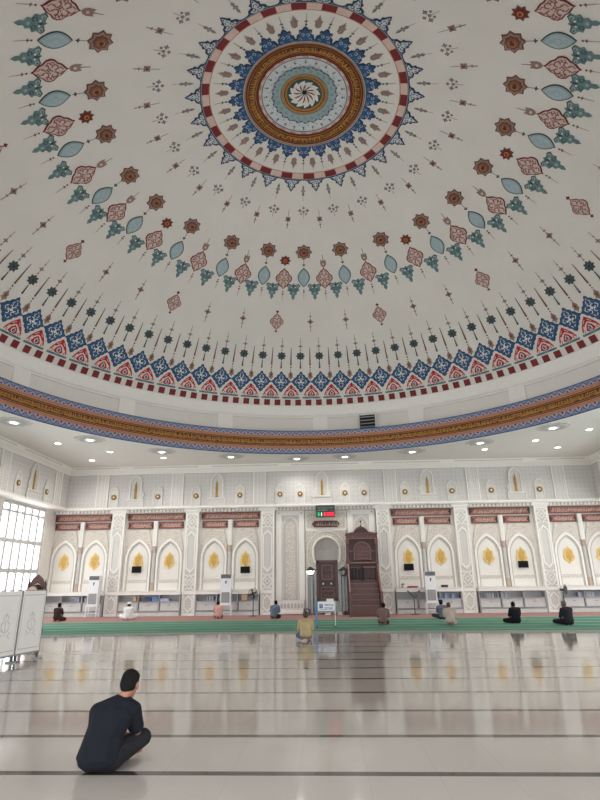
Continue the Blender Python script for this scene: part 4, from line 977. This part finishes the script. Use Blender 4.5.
# ------------------------------------------------------------------ small things by the wall
def box_thing(name, label, cat, x, y, z, w, d, h, m, group=None, lid=None):
    t = thing(name, label, cat, (x, y, z), 0, group)
    b = MB(); b.box(-w/2, w/2, -d/2, d/2, 0, h*.8, m); b.build('body', t)
    b = MB(); b.box(-w/2-.008, w/2+.008, -d/2-.008, d/2+.008, h*.8, h, lid or m); b.build('lid', t); return t
SZ = .738
b_ = MB(); t = thing('brass_lamp', 'small gold table lamp on the bookcase in the second bay left of the niche', 'lamp', (-9.55, 27.72, SZ))
b = MB(); b.box(-.07, .07, -.05, .05, 0, .03, GOLDD); b.build('base', t); b = MB(); b.box(-.08, .08, -.06, .06, .03, .24, GOLD); b.box(-.06, .06, -.065, -.06, .05, .22, CREAM); b.build('shade', t)
t = thing('brass_lamp', 'small gold box lamp on the bookcase in the first bay left of the niche', 'lamp', (-4.1, 27.72, SZ))
b = MB(); b.box(-.1, .1, -.06, .06, 0, .03, GOLDD); b.build('base', t); b = MB(); b.box(-.13, .13, -.07, .07, .03, .27, GOLD); b.box(-.1, .1, -.075, -.07, .06, .24, CREAM); b.build('shade', t)
for k, (x, w, m) in enumerate(((-7.95, .3, NAVYB), (-7.6, .36, BLUEB), (-7.15+.0, .3, LGREY))):
    if k < 2: box_thing('storage_box', ['dark blue box beside the pale blue box on the left bookcase', 'pale blue box on the bookcase in the second bay left of the niche'][k], 'box', (-8.86, -8.52)[k], 27.72, SZ, .3, .25, .2, m)
box_thing('storage_box', 'flat lilac box right of the pale blue box on the left bookcase', 'box', -8.04, 27.72, SZ, .42, .24, .13, mat('lilac_card', (176, 178, 206), .6))
bookM = [mat('book_blue', (104, 124, 160), .6), mat('book_slate', (84, 94, 122), .6), mat('book_pale', (150, 162, 182), .6), mat('book_grey', (122, 124, 130), .6), mat('book_ash', (158, 160, 164), .6)]
def make_book(m):
    t = thing('book', '', 'book'); b = MB(); b.box(-.05, .05, -.09, .09, 0, .21, m); b.build('cover', t); b = MB(); b.box(-.042, .042, -.086, .088, .206, .213, CREAM); b.build('pages', t); return t
bp = [make_book(m) for m in bookM]
for k in range(8):
    loc = (5.42+k*.108, 27.72, SZ); lb = 'blue upright book in the row right of the air conditioner by the pulpit'; q = bp[k % 3]
    if k < 3: q.location = loc; q['label'] = lb; q['group'] = 'blue books on the right bookcase'
    else: dup(q, loc, 0, lb, 'blue books on the right bookcase')
for i, (x0, n, nm) in enumerate(((7.35, 10, 'second bay right of the niche'), (-12.5, 7, 'third bay left of the niche'), (-6.05, 8, 'first bay left of the niche'), (11.9, 10, 'third bay right of the niche'))):
    for k in range(n):
        xx = x0+k*.125; cb = min((b_[0] for b_ in BAYS), key=lambda c: abs(c-xx))
        if abs(abs(xx-cb)-.52) < .085 or abs(xx-cb) > 1.45: continue
        dup(bp[(3, 4, 3, 2, 4)[(k*2+i) % 5]], (x0+k*.125, 27.72, SZ), 0, 'upright book in the bookcase row of the %s' % nm, 'books in the %s' % nm)
t = thing('folded_cloth', 'dark red folded cloth on the white ledge right of the pulpit', 'cloth', (4.1, 27.72, 1.226)); b = MB(); b.box(-.28, .2, -.1, .1, 0, .05, P_MAR); b.box(-.24, .26, -.08, .09, .05, .08, P_RED); b.build('cloth_layers', t)
box_thing('wooden_box', 'dark brown box on the white ledge behind the man in beige', 'box', 5.63, 27.72, 1.226, .28, .2, .12, WOODD, None, ROSED)
t = thing('potted_plant', 'small grey green plant in a pot on the ledge right of the pulpit', 'plant', (3.6, 27.72, 1.226)); b = MB(); b.lathe([(.05, 0), (.07, .1)], (0, 0, 0), TAN, 10); b.build('pot', t)
b = MB(); rn = random.Random(8)
for k in range(26):
    a = rn.uniform(0, 2*PI); e = rn.uniform(.2, 1.4); L = rn.uniform(.08, .16); d = Vector((math.cos(a)*math.cos(e), math.sin(a)*math.cos(e), math.sin(e))); p = Vector((0, 0, .1))+d*L*.3; s = d.cross(Vector((0, 0, 1))).normalized()*.02
    b.face([p, p+d*L*.5+s, p+d*L, p+d*L*.5-s], P_TEAL)
b.build('foliage', t)
box_thing('tissue_box', 'white tissue box on the red carpet in front of the prayer niche', 'box', -.05, 27.15, .012, .26, .14, .1, ACW)
box_thing('tissue_box', 'pale box at the right foot of the prayer niche', 'box', .52, 27.2, .012, .2, .14, .12, PALE)
box_thing('shoe_box', 'dark brown box at the right foot of the prayer niche, by the pulpit', 'box', .8, 27.25, .012, .18, .14, .16, WOODD, None, ROSED)
t = thing('wooden_stool', 'small dark wooden stool on red carpet at the left of the prayer niche', 'stool', (-1.05, 27.15, .012)); b = MB(); b.box(-.16, .16, -.14, .14, .24, .28, WOOD); b.build('seat', t)
for sx in (-1, 1):
    for sy in (-1, 1): b = MB(); b.box(sx*.13-.02, sx*.13+.02, sy*.11-.02, sy*.11+.02, 0, .24, WOODD); b.build('leg', t)

def make_fan(name, label, loc, rz):
    t = thing(name, label, 'fan', loc, rz)
    b = MB(); b.lathe([(.001, .03), (.2, .02), (.22, 0)], (0, 0, 0), BLACK, 20); b.build('base', t)
    b = MB(); b.cyl((0, 0, .02), (0, 0, .9), .022, .018, BLACK, 10); b.build('pole', t)
    b = MB(); b.cyl((0, -.08, 1.0), (0, .12, 1.0), .07, .05, DGREY, 12); b.build('motor', t)
    for k in range(4):
        a = k*PI/2; b = MB(); b.face([(.04*math.cos(a), -.11, 1+.04*math.sin(a)), (.19*math.cos(a+.1), -.13, 1+.19*math.sin(a+.1)), (.2*math.cos(a+.6), -.10, 1+.2*math.sin(a+.6)), (.05*math.cos(a+.9), -.1, 1+.05*math.sin(a+.9))], DGREY); b.build('blade', t)
    b = MB()
    for r in (.06, .13, .2, .235):
        for k in range(20):
            a, c2 = 2*PI*k/20, 2*PI*(k+1)/20; b.cyl((r*math.cos(a), -.17+r*.15, 1+r*math.sin(a)), (r*math.cos(c2), -.17+r*.15, 1+r*math.sin(c2)), .006, .006, BLACK, 4, False)
    for k in range(16): a = 2*PI*k/16; b.cyl((.02*math.cos(a), -.17, 1+.02*math.sin(a)), (.235*math.cos(a), -.13, 1+.235*math.sin(a)), .005, .005, BLACK, 4, False)
    b.build('guard', t); return t
make_fan('pedestal_fan', 'black pedestal fan in front of the pilaster left of the niche', (-3.55, 26.75, .012), 0)
make_fan('pedestal_fan', 'black pedestal fan behind the large person in dark clothes at far right', (10.95, 27.15, .012), R_(50))
t = thing('book_stand', 'black pedestal book stand with V shaped cradle right of the pulpit', 'book stand', (3.98, 26.85, .012))
b = MB(); b.lathe([(.001, .03), (.24, .02), (.25, 0)], (0, 0, 0), BLACK, 20); b.build('base', t)
b = MB(); b.cyl((0, 0, .02), (0, 0, .78), .022, .02, BLACK, 10); b.build('pole', t)
for s in (-1, 1): b = MB(); b.prism([(0, .76), (s*.26, 1.06), (s*.3, 1.03), (s*.03, .72)][::s], orient(-.1), orient(.1), DGREY); b.build('cradle_wing', t)

for q in bp[3:]:
    for ch in list(q.children): bpy.data.objects.remove(ch)
    bpy.data.objects.remove(q)

# notice board on the carpet
t = thing('notice_stand', 'white notice sign with blue lettering on a blue and white stand before the niche', 'sign', (-.1, 20.75, .027))
b = MB(); b.box(-.30, .30, -.02, .02, .53, .84, ACW); b.build('board', t)
SIGNB = mat('sign_blue_ink', (72, 96, 140), .6)
b = MB(); b.box(-.24, -.12, -.026, -.02, .62, .77, SIGNB); b.box(-.19, -.17, -.028, -.026, .66, .77, ACW)
rn = random.Random(15); script(b, -.07, .27, .68, .78, orient(-.024), SIGNB, rn, .014); script(b, -.07, .25, .6, .66, orient(-.024), SIGNB, rn, .01); b.box(-.24, .24, -.026, -.02, .57, .58, SIGNB); b.build('lettering', t)
b = MB(); b.box(-.38, -.31, -.03, .03, .03, .88, BLUEB); b.build('blue_post', t)
b = MB(); b.box(.31, .335, -.015, .015, .03, .86, ACW); b.build('white_post', t)
b = MB(); b.box(.02, .28, -.01, .01, .84, .94, PALE); b.build('top_card', t)
for x in (-.345, .322): b = MB(); b.box(x-.04, x+.04, -.18, .18, 0, .03, DGREY); b.build('foot', t)

# ------------------------------------------------------------------ left: folding screen and drum stand
SCRW = mat('screen_panel', (238, 235, 231), .35, var=.02)
t = thing('folding_screen', 'white engraved folding screen panels on feet at the left edge', 'screen', (0, 0, 0))
P0 = Vector((-6.6, 13.0, 0)); DV = Vector((-.175, -1, 0)).normalized(); PWd = .80
for k in range(4):
    a = P0+DV*(PWd*k); bq = P0+DV*(PWd*(k+1)-.012); nrm = Vector((-DV.y, DV.x, 0)); nrm = nrm if nrm.x > 0 else -nrm
    def sm(off): return lambda u, v: tuple(a+(bq-a)*u+nrm*off+Vector((0, 0, v)))
    f = MB(); f.band([(.018, .165), (.982, .165), (.982, 1.44), (.018, 1.44)], [(0, .13), (1, .13), (1, 1.46), (0, 1.46)], sm(.018), sm(-.018), MGREY, True); fo = f.build('panel_frame', t)
    q = MB(); q.prism([(.022, .165), (.978, .165), (.978, 1.435), (.022, 1.435)], sm(.012), sm(-.012), SCRW); q.build('panel', fo)
    e = MB(); m = LGREY; fn = sm(.016)
    for s in (-1, 1):
        e.stroke([(.5+s*.02, .98), (.5+s*.1, .9), (.5+s*.06, .84), (.5+s*.16, .78), (.5+s*.13, .68), (.5+s*.04, .62)], .018, fn, m); e.stroke([(.5+s*.2, .62), (.5+s*.1, .56), (.5+s*.2, .5)], .016, fn, m)
        e.stroke([(.5+s*.42, .25), (.5+s*.42, 1.35)], .01, fn, m)
    e.stroke([(.08, 1.35), (.92, 1.35)], .012, fn, m); e.stroke([(.08, .25), (.92, .25)], .012, fn, m); e.stroke([(.5, .55), (.5, 1.02)], .014, fn, m); e.build('engraving', fo)
    for u in (.06, .94):
        g = MB(); c = a+(bq-a)*u; g.box(c.x-.02, c.x+.02, c.y-.02, c.y+.02, .03, .14, DGREY); g.box(c.x-.12, c.x+.12, c.y-.02, c.y+.02, 0, .03, MGREY); g.build('foot', fo)

t = thing('wooden_drum_stand', 'carved brown wooden stand with a drum, showing above the folding screen at left', 'drum', (-10.53, 20.0, .027)); t.scale = (.7, .8, .925)
for s in (-1, 1):
    b = MB(); b.box(s*.42-.035, s*.42+.035, -.08, .08, 0, 1.72, WOOD); b.ball((s*.42, 0, 1.76), .05, WOODD, 8); b.cyl((s*.42, 0, 1.78), (s*.42, 0, 1.9), .03, .005, WOODD, 8); b.build('post', t)
    b = MB(); b.box(s*.42-.05, s*.42+.05, -.25, .25, 0, .07, WOODD); b.build('foot', t)
b = MB(); b.band(arc(0, 1.36, .36, 25, 155, 10), [(.45, 1.6), (.45, 1.7), (.36, 1.73), (.28, 1.88), (.14, 1.98), (0, 2.06), (-.14, 1.98), (-.28, 1.88), (-.36, 1.73), (-.45, 1.7), (-.45, 1.6)], orient(-.03), orient(.03), WOOD)
b.build('crest', t)
b = MB(); b.box(-.42, .42, -.05, .05, .7, .78, WOOD); b.box(-.42, .42, -.04, .04, .3, .36, WOOD); b.build('rail', t)
b = MB(); b.grid([[(r*math.cos(2*PI*i/28), y, 1.33+r*math.sin(2*PI*i/28)) for i in range(28)] for y, r in ((-.36, .30), (-.2, .34), (0, .36), (.2, .34), (.36, .30))], WOODD, True, True); b.build('drum_shell', t)
for y, s in ((-.37, -1), (.37, 1)):
    b = MB(); b.prism(disc(.29, 0, 1.33, 28), orient(y), orient(y-s*.02), CREAM); b.build('drum_head', t)

# ------------------------------------------------------------------ people
def hull(bm, p0, r0, p1, r1):
    p0, p1 = Vector(p0), Vector(p1); t = bmesh.new()
    for p, r in ((p0, r0), (p1, r1)):
        if isinstance(r, (int, float)): r = (r, r, r)
        q = bmesh.ops.create_icosphere(t, subdivisions=2, radius=1, matrix=Matrix.Translation(p) @ Matrix.Diagonal((*r, 1)))
    g = bmesh.ops.convex_hull(t, input=t.verts[:])
    bmesh.ops.delete(t, geom=list({*g['geom_interior'], *g['geom_unused']}), context='VERTS') if g['geom_interior'] or g['geom_unused'] else None
    me = bpy.data.meshes.new('t'); t.to_mesh(me); t.free(); bm.from_mesh(me); bpy.data.meshes.remove(me)
def blob(name, prims, voxel, m, parent, smooth=4):
    bm = bmesh.new()
    for p in prims: hull(bm, *p)
    me = bpy.data.meshes.new(name); bm.to_mesh(me); bm.free()
    o = bpy.data.objects.new(name, me); C.objects.link(o)
    r = o.modifiers.new('r', 'REMESH'); r.mode = 'VOXEL'; r.voxel_size = voxel; r.use_smooth_shade = True
    s = o.modifiers.new('s', 'SMOOTH'); s.iterations = smooth; s.factor = .5
    dg = bpy.context.evaluated_depsgraph_get(); dg.update()
    me2 = bpy.data.meshes.new_from_object(o.evaluated_get(dg)); o.modifiers.clear(); o.data = me2; me2.name = name; bpy.data.meshes.remove(me)
    me2.materials.clear(); me2.materials.append(m)
    for p in me2.polygons: p.use_smooth = True
    o.parent = parent; return o
def lerp(a, b, t): return Vector(a)*(1-t)+Vector(b)*t
def person(label, loc, rz, J, shirt, trousers, skin, hair, scale=1., long_sleeve=False, vox=.013, cap=None, robe=False, bald=False, headrot=(0, 0)):
    t = thing('person', label, 'person', loc, rz); t.scale = (scale,)*3
    V = {k: Vector(v) for k, v in J.items()}
    head = V['head']; neck = V['neck']
    hm = Matrix.Rotation(headrot[0], 3, 'Z') @ Matrix.Rotation(headrot[1], 3, 'X')
    hp = lambda x, y, z: head+hm @ Vector((x, y, z))
    body = []
    P = lambda a, ra, b, rb: body.append((a, ra, b, rb))
    P(V['pelvis'], (.15, .115, .11), V['waist'], (.135, .10, .10)); P(V['waist'], (.135, .10, .10), V['chest'], (.155, .105, .12)); P(V['chest'], (.15, .10, .1), lerp(V['chest'], neck, .7), (.095, .07, .055)); P(lerp(V['chest'], neck, .6), .06, neck, .055); P(neck, .054, hp(0, -.015, -.05), .055)
    P(hp(0, -.01, .03), (.074, .09, .088), hp(0, .015, -.03), (.064, .072, .075)); P(hp(0, .045, -.075), (.042, .035, .03), hp(0, .03, -.05), (.055, .05, .05)); P(hp(0, .092, -.005), .012, hp(0, .108, -.03), .016)
    for s, k in ((-1, 'L'), (1, 'R')):
        P(hp(s*.078, -.005, -.01), (.012, .02, .032), hp(s*.074, 0, -.01), .015)
        sh, el, wr_ = V['sh'+k], V['el'+k], V['wr'+k]
        P(lerp(V['chest'], sh, .3)+Vector((0, 0, .015)), .066, sh, .062); P(sh, .062, el, .043); P(el, .043, wr_, .028)
        hd = (wr_-el).normalized(); ha = V.get('ha'+k, wr_+hd*.09); hdir = (ha-wr_).normalized(); side = hdir.cross(Vector((0, 0, 1))).normalized() if abs(hdir.z) < .95 else Vector((1, 0, 0)); dn = side.cross(hdir).normalized(); dn = dn if dn.z < 0 else -dn
        palm = wr_+hdir*.06; P(wr_, .026, palm, (.036, .036, .02))
        for i, (o_, L) in enumerate(((-.030, .066), (-.010, .076), (.010, .070), (.029, .054))):
            b0 = wr_+hdir*.075+side*o_; b1 = b0+hdir*L*.55+dn*.012+side*o_*.15; b2 = b1+hdir*L*.3+dn*L*.45; P(b0, .0105, b1, .0095); P(b1, .0095, b2, .008)
        sg = 1 if s < 0 else -1; b0 = wr_+hdir*.03+side*sg*.028; b1 = b0+hdir*.035+side*sg*.028+dn*.012; P(b0, .013, b1, .011); P(b1, .011, b1+hdir*.03+dn*.008, .009)
        hi, kn, an, to = V['hip'+k], V['kn'+k], V['an'+k], V['to'+k]
        P(V['pelvis'], .10, hi, .10); P(hi, .088, kn, .058); P(kn, .058, lerp(kn, an, .35), .055); P(lerp(kn, an, .35), .055, an, .036); P(an, .036, lerp(an, to, .6), (.042, .042, .034)); P(lerp(an, to, .6), (.04, .04, .032), to, .024)
    bo = blob('body', body, vox*.75 if vox < .01 else vox, skin, t, 3)
    sp_ = []; Q = lambda a, ra, b, rb: sp_.append((a, ra, b, rb))
    Q(V['pelvis']+Vector((0, -.02, .0)), (.19, .16, .108), V['waist'], (.17, .135, .1)); Q(V['waist'], (.17, .135, .1), V['chest'], (.185, .135, .13)); Q(V['chest'], (.175, .125, .11), lerp(V['chest'], neck, .62), (.135, .09, .06)); Q(lerp(V['chest'], neck, .55), (.1, .08, .05), lerp(V['chest'], neck, .86), (.068, .066, .03))
    for k in 'LR':
        sh, el, wr_ = V['sh'+k], V['el'+k], V['wr'+k]
        Q(lerp(V['chest'], sh, .3)+Vector((0, 0, .03)), .085, sh, .078); Q(lerp(V['chest'], neck, .78), .066, lerp(sh, neck, .12), .074); Q(sh, .082, lerp(sh, el, .55), .073)
        Q(lerp(sh, el, .55), .073, lerp(sh, el, 1. if long_sleeve else .76), .06 if long_sleeve else .072)
        if long_sleeve: Q(el, .06, lerp(el, wr_, .93), .043)
        if robe:
            Q(V['hip'+k], .14, V['kn'+k], .10); Q(V['kn'+k], .10, V['an'+k], .06); Q(V['pelvis']+Vector((0, .12, -.02)), .12, V['kn'+k], .09)
    blob('robe' if robe else 'shirt', sp_, vox, shirt, t)
    if not robe:
        tp = []
        for k in 'LR':
            hi, kn, an = V['hip'+k], V['kn'+k], V['an'+k]
            tp += [(V['pelvis']+Vector((0, 0, -.0)), (.16, .13, .115), hi, .118), (hi, .112, kn, .078), (kn, .078, lerp(kn, an, .9), .056)]
        blob('trousers', tp, vox, trousers, t)
    # hair, cap, eyes, mouth
    if not bald:
        hr = [(hp(0, -.022, .042), (.082, .088, .088), hp(0, -.04, -.01), (.074, .07, .075)), (hp(0, .03, .085), (.06, .06, .035), hp(0, -.03, .06), (.078, .08, .07)), (hp(0, -.055, -.05), (.05, .035, .03), hp(0, -.04, 0), (.07, .06, .06))]
        blob('hair', hr, .009, hair, t, 3)
    if cap:
        b = MB(); b.grid([[tuple(hp(.09*k*math.cos(2*PI*i/16), -.01+.102*k*math.sin(2*PI*i/16), z)) for i in range(16)] for z, k in ((.045, 1.02), (.12, .99), (.135, .9), (.138, .02))], cap, True, True); b.build('cap', t)
    for s in (-1, 1):
        b = MB(); b.ball(tuple(hp(s*.031, .077, .008)), (.014, .012, .009), P_WHITE, 6); b.ball(tuple(hp(s*.031, .087, .008)), (.006, .004, .006), P_BLK, 6); b.build('eye', t)
    b = MB(); b.ball(tuple(hp(0, .082, -.06)), (.024, .009, .007), mat('lip', (150, 96, 86), .5), 6); b.build('mouth', t)
    return t
SK1 = mat('brown_skin', (150, 104, 84), .55, var=.05); SK2 = mat('tan_skin', (172, 126, 102), .55, var=.05)
HAIR = mat('black_hair', (20, 18, 18), .8, var=.3, scale=60, bump=.5, spec=.15); HAIRB = mat('brown_hair', (58, 40, 32), .6, var=.3, scale=60, bump=.5); GREYH = mat('greying_hair', (92, 84, 78), .7, var=.3, scale=60)
def cloth(n, c, s=7, b=.6): return mat(n, c, .9, var=.08, scale=s, bump=b, spec=.2)
def J_sit(lean=0., bow=.0, kneeL=(.36, .24, .15), kneeR=(.36, .24, .15), arm=0.):
    return dict(pelvis=(0, 0, .125), waist=(lean*.35, -.02, .275), chest=(lean*.7, .0, .42), neck=(lean, .06+bow*.4, .565), head=(lean*1.12, .10+bow, .672-bow*.25),
        shL=(-.165+lean*.8, .03, .495), shR=(.165+lean*.8, .03, .495), elL=(-.205+lean*.5, .10, .285), elR=(.205+lean*.5, .10, .285), wrL=(-.12, .27, .25+arm), wrR=(.12, .27, .25+arm), haL=(-.05, .33, .24+arm), haR=(.05, .33, .24+arm),
        hipL=(-.10, .02, .115), hipR=(.10, .02, .115), knL=(-kneeL[0], kneeL[1], kneeL[2]), knR=(kneeR[0], kneeR[1], kneeR[2]), anL=(.06, .34, .065), anR=(-.06, .40, .065), toL=(.17, .31, .05), toR=(-.17, .36, .05))
def J_kneel(lean=0., bow=0.):
    j = J_sit(lean, bow); j.update(pelvis=(0, 0, .17), hipL=(-.09, .03, .16), hipR=(.09, .03, .16), knL=(-.14, .42, .09), knR=(.14, .42, .09), anL=(-.1, -.02, .06), anR=(.1, -.02, .06), toL=(-.09, -.16, .04), toR=(.09, -.16, .04))
    for k in ('waist', 'chest', 'neck', 'head', 'shL', 'shR', 'elL', 'elR', 'wrL', 'wrR', 'haL', 'haR'): v = j[k]; j[k] = (v[0], v[1], v[2]+.03)
    return j
# foreground man
J1 = dict(pelvis=(-.055, 0, .125), waist=(-.03, -.01, .27), chest=(.02, .02, .415), neck=(.085, .075, .56), head=(.112, .130, .642),
    shL=(-.115, .04, .445), shR=(.17, .08, .45), elL=(-.165, .13, .28), elR=(.195, .17, .275), wrL=(.02, .34, .2), wrR=(.10, .37, .21), haL=(.08, .41, .18), haR=(.04, .43, .18),
    hipL=(-.14, .02, .115), hipR=(.04, .02, .115), knL=(-.2, .40, .12), knR=(.225, .26, .20), anL=(.06, .44, .06), anR=(.0, .36, .07), toL=(.14, .47, .05), toR=(-.06, .42, .05))
person('man in dark navy t-shirt sitting cross-legged alone on the bare floor, back turned', (-1.99, 5.36, 0), 0, J1, cloth('navy_tshirt', (23, 25, 33), 9, .7), cloth('charcoal_jeans', (31, 31, 35), 14, .5), SK1, HAIR, 1.03, False, .009, headrot=(R_(-7), R_(-28)))
J_khaki = J_kneel(.01, .02); J_khaki.update(knL=(-.21, .26, .13), anL=(-.13, .0, .07), toL=(-.12, -.12, .04))
ppl = [
 ('person in dark brown shirt sitting on red carpet at far left, beside the screen', (-12.2, 25.3, .012), R_(-8), J_kneel(.0, .0), (58, 42, 44), (70, 50, 46), SK1, HAIR, {}),
 ('person in white robe and white cap sitting before the left bookcase', (-9.15, 25.8, .03), R_(12), J_sit(.0, .05), (226, 226, 224), (220, 220, 220), SK1, HAIR, dict(robe=True, long_sleeve=True, cap=ACW)),
 ('person in pink shirt sitting in front of the left air conditioner', (-5.05, 26.1, .012), R_(10), J_kneel(-.03, .04), (206, 160, 150), (52, 48, 50), SK2, HAIR, {}),
 ('person in grey blue shirt sitting just left of the prayer niche', (-2.47, 25.75, .012), R_(-14), J_kneel(.05, .04), (98, 116, 132), (44, 46, 52), SK1, HAIR, dict(long_sleeve=True)),
 ('man in khaki shirt and blue jeans kneeling on the bare floor at the carpet edge', (-.67, 16.3, 0), R_(6), J_khaki, (178, 160, 124), (78, 98, 134), SK1, HAIRB, dict(long_sleeve=True)),
 ('man in brown shirt sitting on green carpet below the pulpit stairs', (1.97, 21.3, .026), R_(-10), J_kneel(.03, .04), (122, 98, 92), (44, 38, 40), SK1, HAIR, dict(long_sleeve=True)),
 ('man in slate grey shirt and dark cap beside the man in beige', (4.74, 24.3, .026), R_(5), J_sit(.0, .04), (104, 104, 118), (60, 60, 70), SK1, HAIR, dict(cap=cloth('navy_cap', (38, 42, 60)))),
 ('man in long beige shirt sitting in front of the right air conditioner', (4.36, 21.0, .026), R_(-18), J_kneel(-.04, .06), (188, 170, 162), (182, 165, 158), SK2, HAIRB, dict(long_sleeve=True)),
 ('slim person in black sitting on green carpet right of the second pilaster', (6.86, 21.6, .026), R_(8), J_sit(.02, .05, (.36, .2, .1), (.24, .22, .12)), (30, 30, 36), (26, 26, 30), SK1, HAIR, dict(long_sleeve=True)),
 ('large person in dark clothes sitting on green carpet at far right', (8.34, 20.6, .026), R_(14), J_sit(.0, .03, (.38, .22, .12), (.24, .24, .12)), (44, 42, 50), (34, 32, 40), SK1, GREYH, dict(long_sleeve=True, scale=1.06)),
]
for i, (lb, loc, rz, J, sc, tc_, sk, hr, kw) in enumerate(ppl):
    kw['scale'] = kw.get('scale', 1.)*.94
    person(lb, loc, rz, J, cloth('shirt_cloth_%s' % ordn[i], sc, 8, .4), cloth('trouser_cloth_%s' % ordn[i], tc_, 8, .4), sk, hr, **kw)

# ------------------------------------------------------------------ settle everything on the floor
ON_FLOOR = ('person', 'prayer_carpet', 'notice_stand', 'folding_screen', 'wooden_drum_stand')
STAND = ('air_conditioner', 'pedestal_fan', 'book_stand', 'wooden_stool', 'tissue_box', 'shoe_box', 'wooden_pulpit', 'red_carpet', 'floor')
for o in list(C.objects):
    if o.parent: continue
    n_ = o.name.split('.')[0]
    if n_ in ON_FLOOR: o.location.x *= KF; o.location.y *= KF; o.scale = o.scale*KF
    elif n_ == 'wooden_pulpit': o.scale.z = .978
    elif n_ == 'air_conditioner': o.scale.z = .955
    elif n_ not in STAND: o.location.z -= FD

# ------------------------------------------------------------------ light and render settings
w = bpy.data.worlds.new('sky'); bpy.context.scene.world = w; w.use_nodes = True
bg = w.node_tree.nodes['Background']; bg.inputs[0].default_value = (.95, .98, 1., 1); bg.inputs[1].default_value = 4.0
sc = bpy.context.scene
sc.view_settings.view_transform = 'Standard'; sc.view_settings.look = 'None'; sc.view_settings.gamma = 1; sc.view_settings.exposure = 0.45
sc.cycles.use_denoising = True
sc.cycles.max_bounces = 10; sc.cycles.diffuse_bounces = 6; sc.cycles.glossy_bounces = 4; sc.cycles.transparent_max_bounces = 8
sc.cycles.sample_clamp_indirect = 8; sc.cycles.caustics_reflective = False; sc.cycles.caustics_refractive = False
